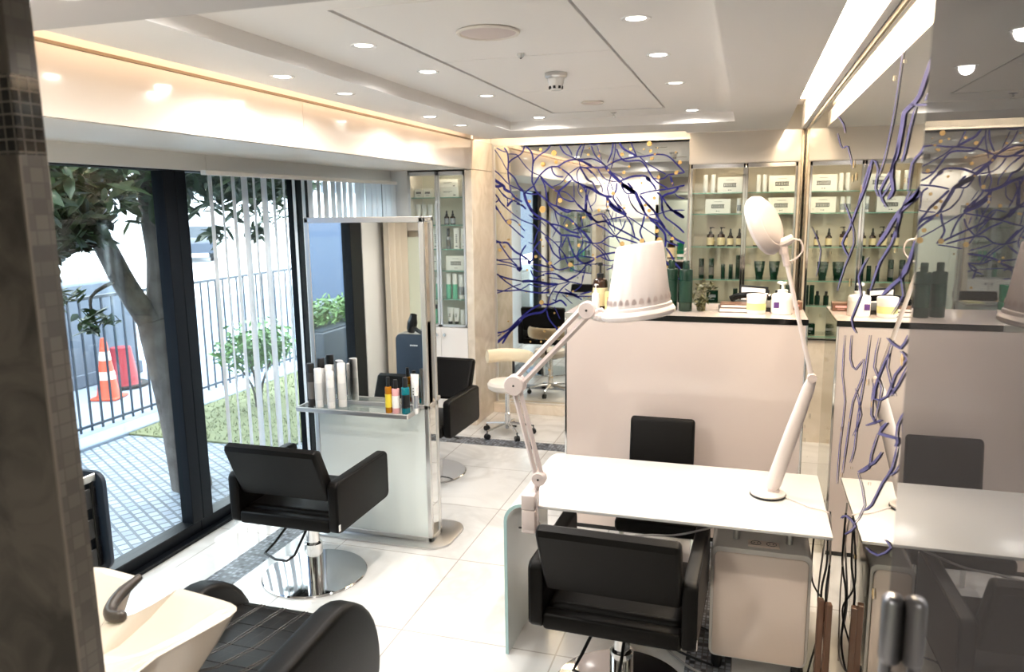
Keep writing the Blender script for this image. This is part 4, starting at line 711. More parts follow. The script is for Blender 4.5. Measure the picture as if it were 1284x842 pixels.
# ------------------------------------------------------------------ clamp lamp with drum shade
t = thing('clamp_lamp', 'pale clamp lamp with jointed double arm and white drum shade over the desk', 'lamp', (-.872, 3.06, .742))
def L(x, z): return (x+.872, .03, z-.742)
bm = new(); box(bm, -.032, .028, -.055, .035, .002, .068, .004, 2); box(bm, -.03, .03, -.055, -.011, -.095, .000, .004, 2); box(bm, -.03, .03, -.055, .045, -.105, -.09, .003, 1); obj('clamp', bm, 'lamp_pink', t)
bm = new(); cyl(bm, .008, -.118, -.02, 12, 0, .018); tube(bm, [(-.065, .018, -.116), (.055, .018, -.116)], .004, 8); tube(bm, [(.055, .018, -.116), (.075, .018, -.100)], .009, 8); obj('clamp_screw', bm, 'black', t)
bm = new(); tube(bm, [L(-.86, .80), L(-.845, .864)], .013, 10); obj('post', bm, 'lamp_pink', t)
def joint(p, r, d=.05):
    b = new(); m = Matrix.Translation((p[0], p[1], p[2])) @ Matrix.Rotation(PI/2, 4, 'X')
    lathe(b, [(0, -d/2), (r*.9, -d/2), (r, -d/2+.006), (r, d/2-.006), (r*.9, d/2), (0, d/2)], 28, mtx=m)
    j = obj('joint', b, 'lamp_pink', t); b = new(); lathe(b, [(0, d/2), (.005, d/2), (.004, d/2+.004), (0, d/2+.004)], 10, mtx=m); obj('screw', b, 'black', j)
J1, J2, J3 = L(-.843, .864), L(-.949, 1.283), L(-.630, 1.621)
joint(J1, .031); joint(J2, .045, .06); joint(J3, .036)
def bars(name, a, b, sep, r):
    A_, B_ = Vector(a), Vector(b); d = (B_-A_).normalized(); n = Vector((d.z, 0, -d.x))
    for s in (-1, 1):
        bm = new(); tube(bm, [A_+n*s*sep+d*.01, B_+n*s*sep-d*.01], r, 4); obj(name, bm, 'lamp_pink', t, smooth=0)
bars('lower_arm', J1, J2, .0135, .0115); bars('upper_arm', J2, J3, .020, .0125)
bm = new(); tube(bm, [J3, L(-.596, 1.612), L(-.580, 1.60)], .013, 8); tube(bm, [L(-.60, 1.595), L(-.57, 1.59), L(-.55, 1.587)], .019, 10)
tube(bm, [L(-.585, 1.622), L(-.570, 1.625), L(-.558, 1.612)], .008, 6); obj('neck', bm, 'lamp_white', t)
hm = Matrix.Translation(Vector(L(-.418, 1.612))) @ Matrix.Rotation(math.radians(-8.5), 4, 'Y')
bm = new(); box(bm, -.17, -.05, -.03, .03, -.014, .022, .012, 3, mtx=hm); obj('handle', bm, 'lamp_white', t)
bm = new(); lathe(bm, [(.09, -.008), (.135, -.014), (.15, -.006), (.152, .006), (.146, .018), (.135, .024)], 56, mtx=hm); obj('rim', bm, 'lamp_white', t)
SH = Matrix.Identity(4); SH[0][2] = .15; sm_ = hm @ SH
bm = new(); lathe(bm, [(.138, .022), (.136, .034), (.131, .038), (.096, .272), (.090, .280), (0, .282)], 56, mtx=sm_); sh = obj('shade', bm, 'lamp_white', t)
bm = new()
for k in range(28):
    a = 2*PI*k/28; rr = .1312
    m = sm_ @ Matrix.Rotation(a, 4, 'Z') @ Matrix.Translation((rr-.0035, 0, .052)) @ Matrix.Rotation(math.radians(-7.5), 4, 'Y') @ Matrix.Rotation(PI/2, 4, 'Y')
    b = new(); n = 8; vs = [b.verts.new((.008*0+ -.022*math.sin(PI*j/n), .010*math.cos(PI*j/n), .0034)) for j in range(n+1)]; b.faces.new(vs); bmesh.ops.solidify(b, geom=b.faces[:], thickness=.0008); merge(bm, b, 0, m)
obj('vent_holes', bm, 'lamp_pink', sh, smooth=0)
bm = new(); lathe(bm, [(.088, -.004), (.06, -.010), (0, -.013)], 32, mtx=hm); obj('lens', bm, 'white_pl', t)

# ------------------------------------------------------------------ table lamp with round head
t = thing('desk_lamp', 'white jointed desk lamp with round tilted head standing on the desk', 'lamp', (.130, 3.47, .742))
def K(x, z, y=0): return (x-.130, y, z-.742)
bm = new(); lathe(bm, [(0, .0), (.076, 0), (.080, .004), (.079, .010), (0, .010)], 48); o = obj('base_pad', bm, 'black', t)
bm = new(); lathe(bm, [(.077, .010), (.076, .016), (.06, .021), (0, .023)], 48); box(bm, -.004, .05, -.016, .016, .02, .034, .008, 2); obj('base', bm, 'lamp_white', t)
A_, B_ = Vector(K(.145, .775)), Vector(K(.292, 1.30)); d = (B_-A_).normalized(); n = Vector((d.z, 0, -d.x))
bm = new(); loops = []
for f, w, dp in ((0, .026, .020), (.05, .034, .024), (.5, .032, .022), (.9, .026, .018), (1, .018, .014)):
    c = A_.lerp(B_, f); loops.append([c+n*w*math.cos(2*PI*k/16)*(1 if True else 0)+Vector((0, 1, 0))*dp*math.sin(2*PI*k/16) for k in range(16)])
loft(bm, loops, 0, True, True); obj('lower_arm', bm, 'lamp_white', t)
bm = new(); m = Matrix.Translation(Vector(K(.290, 1.297))) @ Matrix.Rotation(PI/2, 4, 'X'); lathe(bm, [(0, -.02), (.019, -.02), (.021, 0), (.019, .02), (0, .02)], 20, mtx=m); obj('elbow', bm, 'lamp_pink', t)
bm = new(); tube(bm, [K(.288, 1.30), K(.162, 1.80)], [.0105, .0085], 10); obj('upper_arm', bm, 'lamp_white', t)
bm = new(); tube(bm, [K(.166, 1.785), K(.152, 1.84)], .015, 10); tube(bm, [K(.150, 1.835), K(.146, 1.865)], .019, 10); obj('head_joint', bm, 'lamp_pink', t)
hc = Vector(K(.068, 1.960)); nrm = Vector((-.82, .36, -.36)).normalized()
hm = Matrix.Translation(hc) @ nrm.to_track_quat('Z', 'Y').to_matrix().to_4x4()
bm = new(); lathe(bm, [(0, -.046), (.05, -.044), (.092, -.036), (.098, -.030), (.103, -.030), (.126, -.012), (.134, .008), (.130, .022), (.118, .026)], 56, mtx=hm); obj('head', bm, 'lamp_white', t)
bm = new(); lathe(bm, [(.119, .0255), (.112, .020), (.088, .019), (.084, .024)], 56, mtx=hm); obj('light_ring', bm, 'white_pl', t)
bm = new(); lathe(bm, [(.085, .022), (.05, .027), (0, .029)], 40, mtx=hm); obj('lens', bm, 'lamp_pink', t)
bm = new(); tube(bm, [K(.10, 1.87), K(.15, 1.885), K(.185, 1.905)], [.022, .018], 10, smooth=3); obj('handle', bm, 'lamp_white', t)
bm = new(); tube(bm, [K(.18, 1.90), K(.215, 1.89), K(.225, 1.85), K(.20, 1.815), K(.165, 1.80)], .004, 6, smooth=6); obj('cable', bm, 'lamp_pink', t)

def cable(label, pts, r, m):
    bm = new(); tube(bm, pts, r, 6, smooth=8); tag(obj('cable', bm, m, smooth=60), label, 'cable')
cable('thin white lamp cable crossing the desk top to its right edge', [(.185, 3.46, .752), (.24, 3.42, .746), (.30, 3.36, .746), (.36, 3.33, .747), (.385, 3.33, .70), (.395, 3.36, .4), (.38, 3.4, .02)], .0032, 'lamp_pink')
cable('grey cable slung under the front edge of the desk', [(-.66, 3.12, .60), (-.52, 3.10, .62), (-.36, 3.09, .655), (-.25, 3.12, .655), (-.12, 3.12, .70), (-.05, 3.16, .72)], .005, 'grey_pl')
cable('white plug lead dangling from the clamp lamp', [(-.86, 3.075, .85), (-.845, 3.04, .78), (-.83, 3.02, .70), (-.84, 3.03, .63)], .004, 'lamp_pink')
R = random.Random(21)
cable('black cable hanging beside the wall mirror, nearest the cabinet', [(.37, 3.30, .70), (.372, 3.26, .55), (.355, 3.24, .42), (.365, 3.22, .25), (.34, 3.2, .1), (.36, 3.1, .012)], .0045, 'black')
cable('black cable hanging beside the wall mirror, nearest the mirror', [(.388, 3.40, .72), (.395, 3.36, .52), (.38, 3.30, .38), (.392, 3.26, .2), (.37, 3.2, .08), (.33, 3.0, .012)], .0045, 'black')
cable('thin dark cable tangled low behind the beige cabinet', [(.345, 3.5, .68), (.33, 3.42, .4), (.385, 3.34, .3), (.35, 3.28, .16), (.30, 3.12, .012), (.37, 3.0, .012)], .004, 'black')
cable('grey cable dropping from the desk corner to the floor', [(.372, 3.5, .73), (.38, 3.45, .6), (.36, 3.4, .3), (.39, 3.3, .1), (.3, 3.18, .012)], .004, 'grey_pl')
cable('dark cable loop lying on the floor under the desk', [(-.08, 3.22, .012), (-.25, 3.3, .012), (-.36, 3.42, .012), (-.22, 3.55, .012), (-.05, 3.46, .012), (.05, 3.36, .02)], .006, 'black')
cable('grey cable lying on the floor in front of the beige cabinet', [(-.35, 3.38, .01), (-.25, 3.25, .01), (-.15, 3.16, .012), (-.02, 3.12, .012), (.1, 3.10, .012), (.2, 3.06, .012)], .006, 'grey_pl')
for i, x in enumerate((.345, .372)):
    bm = new(); box(bm, -.012, .012, -.015, .015, 0, .44, .003, 1); o = obj('wood_strip', bm, 'bark' if 0 else 'brownbox'); o.location = (x, 3.14-.03*i, .0); o.rotation_euler = (0, 0, .1)
    tag(o, ('brown wooden strip leaning between cabinet and wall mirror, left one', 'brown wooden strip leaning between cabinet and wall mirror, right one')[i], 'wood strip')

# ------------------------------------------------------------------ styling mirror island
t = thing('styling_mirror', 'tall double sided styling mirror on a grey foot with product shelves', 'mirror', (-2.18, 4.13, 0))
bm = new(); prism(bm, rrect(-.50, .50, -.165, .27, .13, 8), 0, .014, 'xy', .003); obj('foot_plate', bm, 'steel', t)
a, b, c, d = -.39, .39, -.08, .075
bm = new()
for x in (a, b-.028):
    for y in (c, d-.028): box(bm, x, x+.028, y, y+.028, .014, 2.0, .003, 1)
for z in (1.968, .855, .014):
    for y in (c, d-.028): box(bm, a, b, y, y+.028, z, z+.028, .003, 1)
    for x in (a, b-.028): box(bm, x, x+.028, c, d, z, z+.028, .003, 1)
box(bm, a, b, c, d, 1.992, 2.0, .002, 1)
obj('frame', bm, 'alu', t)
for y in (c+.004, d-.010):
    bm = new(); box(bm, a+.028, b-.028, y, y+.006, .883, 1.968); obj('mirror_glass', bm, 'mirror_clear', t, smooth=0)
    bm = new(); box(bm, a+.028, b-.028, y, y+.006, .042, .855); o = obj('lower_panel', bm, 'frosted', t, smooth=0)
for x in (a+.006, b-.012):
    bm = new(); box(bm, x, x+.006, c+.028, d-.028, .042, 1.968); obj('end_mirror', bm, 'mirror_clear', t, smooth=0)
for y0, y1 in ((c-.17, c+.004), (d-.004, d+.17)):
    bm = new(); box(bm, a-.02, b-.06, y0, y1, .852, .862, .002, 1); s_ = obj('shelf', bm, 'shelfglass', t)
    bm = new()
    ye = y0 if y0 < c else y1-.012
    box(bm, a-.022, b-.058, ye-.002, ye+.012, .838, .866, .003, 1); box(bm, b-.07, b-.056, y0, y1, .838, .866, .003, 1); box(bm, a-.024, a-.010, y0, y1, .838, .866, .003, 1)
    obj('shelf_edge', bm, 'alu', s_)

# ------------------------------------------------------------------ products
CACHE = {}
def part(t, key, build, name, m, loc=None):
    k = (key, name)
    if k not in CACHE:
        bm = new(); build(bm); o = obj(name, bm, m, t); CACHE[k] = o.data
    else:
        me = CACHE[k]
        o = bpy.data.objects.new(name, me); COL.objects.link(o); o.parent = t
    if loc: o.location = loc
    return o

def slim(name, label, cat, loc, r, h, mb, mc, ml=None, cap=.22, group=None, neck=1.0, rz=0):
    """round bottle: body, cap, optional label band"""
    t = thing(name, label, cat, loc, rz, group); k = ('slim', r, h, mb, mc, ml, cap, neck)
    hb = h*(1-cap)
    part(t, k, lambda bm: lathe(bm, [(0, 0), (r*.96, 0), (r, .004), (r, hb-.012), (r*.93, hb-.003), (r*.6*neck+.0, hb), (0, hb)], 20), 'body', mb)
    rc = r*.98 if neck >= 1 else r*neck
    part(t, k, lambda bm: lathe(bm, [(0, hb-.002), (rc, hb-.002), (rc, h-.005), (rc*.9, h), (0, h)], 20), 'cap', mc)
    if ml:
        part(t, k, lambda bm: lathe(bm, [(r+.0006, hb*.22), (r+.0006, hb*.72)], 20), 'label', ml)
    return t

def pump(name, label, cat, loc, r, h, mb, mp, ml, group=None, rz=0):
    t = thing(name, label, cat, loc, rz, group); k = ('pump', r, h, mb, mp, ml)
    hb = h*.66
    part(t, k, lambda bm: lathe(bm, [(0, 0), (r*.95, 0), (r, .005), (r, hb*.86), (r*.9, hb*.93), (r*.42, hb), (0, hb)], 22), 'body', mb)
    def pm(bm):
        lathe(bm, [(0, hb-.003), (r*.48, hb-.003), (r*.48, hb+h*.09), (r*.2, hb+h*.10), (r*.14, hb+h*.12), (r*.14, h*.93), (0, h*.93)], 16)
        lathe(bm, [(0, h*.92), (r*.34, h*.92), (r*.34, h*.985), (0, h)], 14)
        tube(bm, [(0, 0, h*.965), (r*.6, 0, h*.965), (r*.95, 0, h*.94)], r*.12, 6)
    part(t, k, pm, 'pump_head', mp)
    part(t, k, lambda bm: lathe(bm, [(r+.0006, hb*.08), (r+.0006, hb*.68)], 22), 'label', ml)
    return t

def dropper(name, label, cat, loc, r, h, mb, mp, ml, group=None):
    t = thing(name, label, cat, loc, 0, group); k = ('drop', r, h, mb, mp, ml)
    hb = h*.62
    part(t, k, lambda bm: lathe(bm, [(0, 0), (r, 0), (r, hb*.82), (r*.85, hb*.92), (r*.4, hb), (0, hb)], 18), 'body', mb)
    part(t, k, lambda bm: lathe(bm, [(0, hb-.002), (r*.5, hb-.002), (r*.5, hb+h*.12), (r*.32, hb+h*.15), (r*.3, h*.95), (r*.18, h), (0, h)], 14), 'dropper_cap', mp)
    if ml: part(t, k, lambda bm: lathe(bm, [(r+.0006, hb*.12), (r+.0006, hb*.72)], 18), 'label', ml)
    return t

def carton(name, label, cat, loc, w, d, h, m, style, group=None, rz=0, mp='grey_print'):
    t = thing(name, label, cat, loc, rz, group); k = ('carton', w, d, h, m, style, mp)
    part(t, k, lambda bm: box(bm, -w/2, w/2, -d/2, d/2, 0, h, .0015, 1), 'box', m)
    def pr(bm):
        y = -d/2-.0008
        def q(x0, x1, z0, z1): box(bm, x0, x1, y, y+.0004, z0, z1)
        if style == 'window':
            x0, x1 = -w*.26, w*.26; n = 9
            q(x0, x1, h*.36, h*.40); q(x0, x1, h*.58, h*.62)
            for i in range(n): q(x0+(x1-x0)*i/n, x0+(x1-x0)*(i+.62)/n, h*.37, h*.60)
            q(-.014, -.004, h*.14, h*.19); q(.004, .012, h*.14, h*.19); q(-w*.16, w*.16, h*.80, h*.82)
        elif style == 'lines':
            q(-w*.30, w*.16, h*.60, h*.64); q(-w*.30, w*.04, h*.50, h*.53); q(w*.22, w*.34, h*.16, h*.28)
        elif style == 'column':
            for i in range(5): q(-w*.14, w*.14, h*(.30+.09*i), h*(.345+.09*i))
            q(-w*.2, w*.2, h*.10, h*.15)
        elif style == 'badge':
            q(-w*.32, w*.32, h*.42, h*.66); q(-w*.2, w*.2, h*.22, h*.27)
    part(t, k, pr, 'print', mp)
    return t

def squeeze(name, label, cat, loc, w, h, m, mc, group=None, inverted=True, ml=None, rz=0):
    """flattened tube standing on its cap, widening to a crimped top"""
    t = thing(name, label, cat, loc, rz, group); k = ('squeeze', w, h, m, mc, ml)
    hc = h*.16
    def body(bm):
        loops = []
        for z, a, b in ((hc, w*.30, w*.30), (hc+h*.06, w*.36, w*.33), (h*.6, w*.45, w*.2), (h*.96, w*.5, w*.03), (h, w*.5, w*.02)):
            loops.append([(a*math.cos(2*PI*j/18), b*math.sin(2*PI*j/18), z) for j in range(18)])
        loft(bm, loops, 0, True, True)
    part(t, k, body, 'body', m)
    part(t, k, lambda bm: lathe(bm, [(0, 0), (w*.33, 0), (w*.33, hc-.001), (w*.29, hc), (0, hc)], 18), 'cap', mc)
    if ml:
        part(t, k, lambda bm: [box(bm, -w*.16, w*.16, -w*.30, -w*.298, h*(.45+.08*i), h*(.48+.08*i)) for i in range(3)], 'print', ml)
    return t

def jar(name, label, cat, loc, r, h, mb, ml, mp=None, group=None):
    t = thing(name, label, cat, loc, 0, group); k = ('jar', r, h, mb, ml, mp)
    part(t, k, lambda bm: lathe(bm, [(0, 0), (r*.9, 0), (r*.97, h*.05), (r, h*.70), (0, h*.70)], 26), 'body', mb)
    part(t, k, lambda bm: lathe(bm, [(0, h*.68), (r*1.04, h*.68), (r*1.05, h*.96), (r*.98, h), (0, h)], 26), 'lid', ml)
    if mp: part(t, k, lambda bm: [lathe(bm, [(r*.985+.001, h*.2), (r*.995+.001, h*.55)], 26)], 'label', mp)
    return t
W_, B_k, G_ = 'white_pl', 'black', 'green'

# bottles on the styling mirror shelf
zs = .862; SG = 'hair products on the styling mirror shelf'
slim('spray_can', 'dark patterned can at the left end of the styling shelf', 'bottle', (-2.515, 3.945, zs), .023, .265, 'dark_print', B_k, 'grey_print', .2, SG)
slim('spray_can', 'tall white spray can with black cap, behind the dark patterned can', 'bottle', (-2.475, 4.0, zs), .024, .29, W_, B_k, None, .2, SG)
slim('spray_can', 'white spray can, second of the white cans on the styling shelf', 'bottle', (-2.455, 3.93, zs), .025, .24, W_, W_, 'pale_label', .12, SG)
slim('spray_can', 'tall white spray can with slanted top in the middle of the white cans', 'bottle', (-2.415, 3.99, zs), .025, .25, W_, W_, 'pale_label', .2, SG)
slim('spray_can', 'short white bottle in front of the tallest white can on the shelf', 'bottle', (-2.375, 3.93, zs), .024, .225, W_, W_, 'pale_label', .2, SG)
slim('spray_can', 'tallest white can at the right end of the white cans', 'bottle', (-2.325, 3.98, zs), .026, .27, W_, W_, 'pale_label', .24, SG)
slim('oil_bottle', 'golden oil bottle with black spray top on the styling shelf', 'bottle', (-1.985, 3.92, zs), .020, .215, 'amber_oil', B_k, 'yellow', .26, SG, .55)
slim('spray_bottle', 'pink bottle with black spray top between golden and teal bottles', 'bottle', (-1.940, 3.925, zs), .023, .20, 'pink', B_k, 'paper', .26, SG, .55)
slim('spray_bottle', 'teal bottle with black spray top and black label', 'bottle', (-1.880, 3.93, zs), .025, .215, 'teal', B_k, B_k, .26, SG, .6)
squeeze('cream_tube', 'white tube with grey print beside the teal bottle', 'tube', (-1.845, 3.99, zs), .052, .225, W_, W_, SG, ml='dark_print')
slim('bottle', 'slim white bottle at the right end of the styling shelf, by the frame', 'bottle', (-1.818, 3.94, zs), .012, .19, W_, W_, 'silver_pl', .2, SG)
t = thing('magazine', 'yellow and white booklet on the rear styling shelf, edge showing', 'booklet', (-1.96, 4.28, .864), .25)
bm = new(); box(bm, -.10, .08, -.06, .06, 0, .010, .002, 1); obj('pages', bm, 'paper', t)
bm = new(); box(bm, -.101, .081, -.061, .061, .010, .012, .0005, 1); box(bm, -.101, .081, -.061, .061, -.0015, 0, .0005, 1); obj('cover', bm, 'yellowgreen', t)

# ------------------------------------------------------------------ left glass cabinet
t = thing('display_cabinet', 'tall white glass door cabinet in the alcove behind the styling mirror', 'cabinet', (-2.75, 6.56, 0))
x0, x1, dp, zt, zm = -.285, .275, .30, 2.375, .94; zsL = (.955, 1.20, 1.468, 1.668, 1.892, 2.143)
bm = new(); box(bm, x0, x0+.018, .02, dp, 0, zt); box(bm, x1-.018, x1, .02, dp, 0, zt); box(bm, x0, x1, .02, dp, zt-.02, zt); box(bm, x0, x1, .02, dp, .92, zm); box(bm, x0, x1, .02, dp, 0, .06); obj('body', bm, 'white_gloss', t)
bm = new(); box(bm, x0+.018, x1-.018, dp-.012, dp, .06, zt-.02); obj('back_panel', bm, 'cab_back', t, smooth=0)
for z in zsL[1:]:
    bm = new(); box(bm, x0+.02, x1-.02, .03, dp-.02, z-.008, z); s_ = obj('shelf', bm, 'shelfglass', t, smooth=0); bm = new(); box(bm, x0+.02, x1-.02, .028, .0305, z-.008, z); obj('shelf_edge', bm, 'edgeglass', s_, smooth=0)
xm = .005
for a, b in ((x0, xm-.002), (xm+.002, x1)):
    bm = new(); w = .022
    box(bm, a, a+w, 0, .018, zm, zt, .002, 1); box(bm, b-w, b, 0, .018, zm, zt, .002, 1); box(bm, a, b, 0, .018, zm, zm+w, .002, 1); box(bm, a, b, 0, .018, zt-w-.014, zt, .002, 1)
    dr = obj('glass_door', bm, 'alu', t); bm = new(); box(bm, a+w, b-w, .007, .011, zm+w, zt-w); obj('pane', bm, 'doorglass', dr, smooth=0)
    bm = new(); box(bm, a, b, 0, .018, .065, zm-.006, .002, 1); dr = obj('door', bm, 'white_gloss', t)
    bm = new(); kx = b-.035 if a == x0 else a+.04
    lathe(bm, [(0, 0), (.007, 0), (.007, .012), (.017, .018), (.016, .026), (0, .028)], 18, mtx=Matrix.Translation((kx, 0, .865)) @ Matrix.Rotation(PI/2, 4, 'X')); obj('knob', bm, 'chrome', dr)
CX, CY = -2.75, 6.66; CG = 'products in the white alcove cabinet'
def cl(x, z): return (CX+x, CY, z+.0005)
carton('box', 'small white box with green edge, left one on the alcove cabinet top shelf', 'box', cl(-.21, 2.143), .08, .06, .08, 'card', 'badge', CG)
carton('box', 'small white box with green edge, right one on the alcove cabinet top shelf', 'box', cl(-.12, 2.143), .08, .06, .08, 'card', 'badge', CG)
carton('box', 'lower of two flat white boxes stacked in the alcove cabinet', 'box', cl(.10, 2.143), .19, .08, .085, 'card', 'lines', CG)
carton('box', 'upper of two flat white boxes stacked in the alcove cabinet', 'box', (CX+.10, CY, 2.2295), .18, .08, .075, 'card', 'lines', CG)
for i, x in enumerate((-.23, -.17, -.11, -.045)):
    squeeze('cream_tube', 'white tube, %s in the row of four in the alcove cabinet' % ('leftmost', 'second', 'third', 'rightmost')[i], 'tube', cl(x, 1.892), .05, .19, W_, W_, CG)
for i, x in enumerate((.055, .115)):
    dropper('dropper_bottle', 'small dark bottle, %s of the pair in the alcove cabinet' % ('left', 'right')[i], 'bottle', cl(x, 1.892), .024, .13, 'amber', B_k, 'silver_pl', CG)
slim('bottle', 'tiny grey bottle right of the two dark bottles in the alcove cabinet', 'bottle', cl(.232, 1.892), .014, .07, 'silver_pl', 'grey_print', None, .3, CG)
carton('box', 'narrow white box behind the mirror edge on the third cabinet shelf', 'box', cl(-.055, 1.668), .05, .05, .19, 'card', 'column', CG)
slim('spray_bottle', 'clear bottle with dark spray top on the third cabinet shelf', 'bottle', cl(.065, 1.668), .022, .19, 'silver_pl', 'dark_print', 'grey_print', .4, CG, .6)
carton('box', 'tall narrow white box, left of two on the third cabinet shelf', 'box', cl(.155, 1.668), .055, .05, .19, 'card', 'column', CG)
carton('box', 'tall narrow white box, right of two on the third cabinet shelf', 'box', cl(.226, 1.668), .05, .05, .185, 'card', 'column', CG)
carton('box', 'white box partly behind the mirror edge on the fourth cabinet shelf', 'box', cl(-.07, 1.468), .10, .06, .13, 'card', 'lines', CG)
carton('box', 'wide white box with barred grey window on the fourth cabinet shelf', 'box', cl(.15, 1.468), .20, .08, .135, 'card', 'window', CG)
slim('bottle', 'pale green bottle behind the mirror edge on the fifth cabinet shelf', 'bottle', cl(-.05, 1.20), .024, .2, 'green_clear', W_, None, .3, CG)
slim('bottle', 'tall white bottle beside the pale green one behind the mirror edge', 'bottle', cl(-.115, 1.20), .024, .2, W_, W_, 'silver_pl', .3, CG)
for i, x in enumerate((.055, .12)):
    slim('bottle', 'half white half green bottle, %s of the pair in the alcove cabinet' % ('left', 'right')[i], 'bottle', cl(x, 1.20), .024, .235, 'green_clear', W_, None, .42, CG)
for i, x in enumerate((.182, .235)):
    slim('bottle', 'white bottle with grey band, %s of the pair on the fifth cabinet shelf' % ('left', 'right')[i], 'bottle', cl(x, 1.20), .024, .225, W_, W_, 'silver_pl', .3, CG)
for i, x in enumerate((-.09, -.035)):
    slim('bottle', 'green bottle with black cap, %s of the pair at the cabinet bottom' % ('left', 'right')[i], 'bottle', cl(x, .955), .024, .18, 'green_clear', B_k, None, .2, CG)
for i, x in enumerate((.065, .13)):
    squeeze('cream_tube', 'white tube on black cap, %s of the pair at the cabinet bottom' % ('left', 'right')[i], 'tube', cl(x, .955), .06, .155, W_, B_k, CG, ml='grey_print')
for i, x in enumerate((.19, .24)):
    slim('bottle', 'plain small white bottle, %s of two at the cabinet bottom right' % ('left', 'right')[i], 'bottle', cl(x, .955), .02, .135, W_, W_, None, .25, CG)

# ------------------------------------------------------------------ back display shelves
t = thing('display_shelves', 'chrome framed back wall shelf unit with two glass fronted bays', 'shelf', (-.05, 6.80, 0))
x0, x1, dp, zt = -.445, .44, .33, 2.385; xm = .013; zsB = (.93, 1.191, 1.402, 1.687, 1.968, 2.145)
bm = new(); box(bm, x0, x0+.02, .0, dp, 0, zt); box(bm, x1-.02, x1, .0, dp, 0, zt); box(bm, x0, x1, .03, dp, zt-.02, zt); box(bm, x0, x1, .01, dp, 0, .90, .003, 1); obj('body', bm, 'cream_marble', t)
bm = new(); box(bm, x0+.02, x1-.02, dp-.02, dp-.005, .90, zt-.02); obj('back_panel', bm, 'shelf_back', t, smooth=0)
for z in zsB:
    bm = new(); box(bm, x0+.02, x1-.02, .04, dp-.02, z-.008, z); s_ = obj('shelf', bm, 'shelfglass', t, smooth=0); bm = new(); box(bm, x0+.02, x1-.02, .038, .0405, z-.008, z); obj('shelf_edge', bm, 'edgeglass', s_, smooth=0)
for a, b in ((x0+.004, xm-.001), (xm+.001, x1-.016)):
    bm = new(); w = .02
    box(bm, a, a+w, -.012, .008, .90, zt, .003, 1); box(bm, b-w, b, -.012, .008, .90, zt, .003, 1); box(bm, a, b, -.012, .008, zt-w-.016, zt, .003, 1); box(bm, a, b, -.012, .008, .90, .90+w, .003, 1)
    dr = obj('glass_door', bm, 'chrome', t); bm = new(); box(bm, a+w, b-w, -.004, 0, .92, zt-w); obj('pane', bm, 'doorglass', dr, smooth=0)
bm = new(); box(bm, -.505, .392, 6.795, 6.815, 2.39, 2.645, .002, 1); struct('trim_11', bm, 'fascia')
SGB = 'products on the back wall shelves'
def sl(x, z, y=6.93): return (x, y, z+.0005)
def P2(px, z): return px
# top row
for i, x in enumerate((-.37, -.305)): slim('bottle', 'slim white bottle, %s of the pair atop the left shelf bay' % ('left', 'right')[i], 'bottle', sl(x, 2.145), .019, .155, W_, W_, None, .3, SGB)
carton('box', 'white box with barred window atop the left bay, right of two white bottles', 'box', sl(-.165, 2.145), .205, .08, .13, 'card', 'window', SGB, mp='dark_print')
for i, x in enumerate((.07, .12)): slim('bottle', 'slim white bottle, %s of the pair atop the right shelf bay' % ('left', 'right')[i], 'bottle', sl(x, 2.145), .018, .145, W_, W_, None, .3, SGB)
carton('box', 'white box with barred window atop the right bay, nearest the corner', 'box', sl(.258, 2.145), .21, .08, .135, 'card', 'window', SGB, mp='dark_print')
# second row
carton('box', 'white box with barred window on the second shelf of the left bay', 'box', sl(-.26, 1.968), .21, .08, .125, 'card', 'window', SGB, mp='dark_print')
slim('bottle', 'slim white bottle right of the box on the left bay second shelf', 'bottle', sl(-.085, 1.968), .018, .13, W_, W_, 'silver_pl', .25, SGB)
carton('box', 'white box with barred window on the right bay second shelf, by the lamp head', 'box', sl(.258, 1.968), .21, .08, .13, 'card', 'window', SGB, mp='dark_print')
slim('bottle', 'slim white bottle beside the box on the right bay second shelf', 'bottle', sl(.10, 1.968), .018, .13, W_, W_, 'silver_pl', .25, SGB)
slim('bottle', 'slim white bottle at the left of the right bay second shelf', 'bottle', sl(.055, 1.968), .018, .13, W_, W_, 'silver_pl', .25, SGB)
# third row: amber bottles
for i, x in enumerate((-.315, -.225)): pump('pump_bottle', 'amber pump bottle with cream label, %s of the pair in the left bay' % ('left', 'right')[i], 'bottle', sl(x, 1.687), .032, .165, 'amber', B_k, 'cream_label', SGB)
dropper('dropper_bottle', 'amber dropper bottle in the middle of the left bay third shelf', 'bottle', sl(-.147, 1.687), .026, .15, 'amber', B_k, 'cream_label', SGB)
dropper('dropper_bottle', 'amber dropper bottle at the right post of the left bay', 'bottle', sl(-.072, 1.687), .026, .15, 'amber', B_k, 'cream_label', SGB)
pump('pump_bottle', 'amber pump bottle at the left of the right bay third shelf', 'bottle', sl(.075, 1.687), .032, .165, 'amber', B_k, 'cream_label', SGB)
dropper('dropper_bottle', 'amber dropper bottle half hidden by the round lamp head', 'bottle', sl(.19, 1.687), .026, .15, 'amber', B_k, 'cream_label', SGB)
dropper('dropper_bottle', 'small amber dropper bottle right of the round lamp head', 'bottle', sl(.285, 1.687), .020, .135, 'amber', B_k, 'cream_label', SGB)
# fourth row: green tubes
for i, (x, w, h) in enumerate(((-.385, .045, .175), (-.30, .045, .175), (-.20, .036, .125), (-.135, .036, .125), (-.075, .04, .205))):
    slim('bottle', 'dark green slim bottle, %s on the left bay fourth shelf' % ('leftmost', 'second', 'third, short', 'fourth, short', 'rightmost, tallest')[i], 'bottle', sl(x, 1.402), w/2, h, G_, G_, 'grey_print' if i < 2 else None, .2, SGB)
for i, x in enumerate((.105, .225)):
    squeeze('cream_tube', 'dark green flared tube, %s on the right bay fourth shelf' % ('left', 'right')[i], 'tube', sl(x, 1.402), .09, .155, G_, G_, SGB, ml='silver_pl')
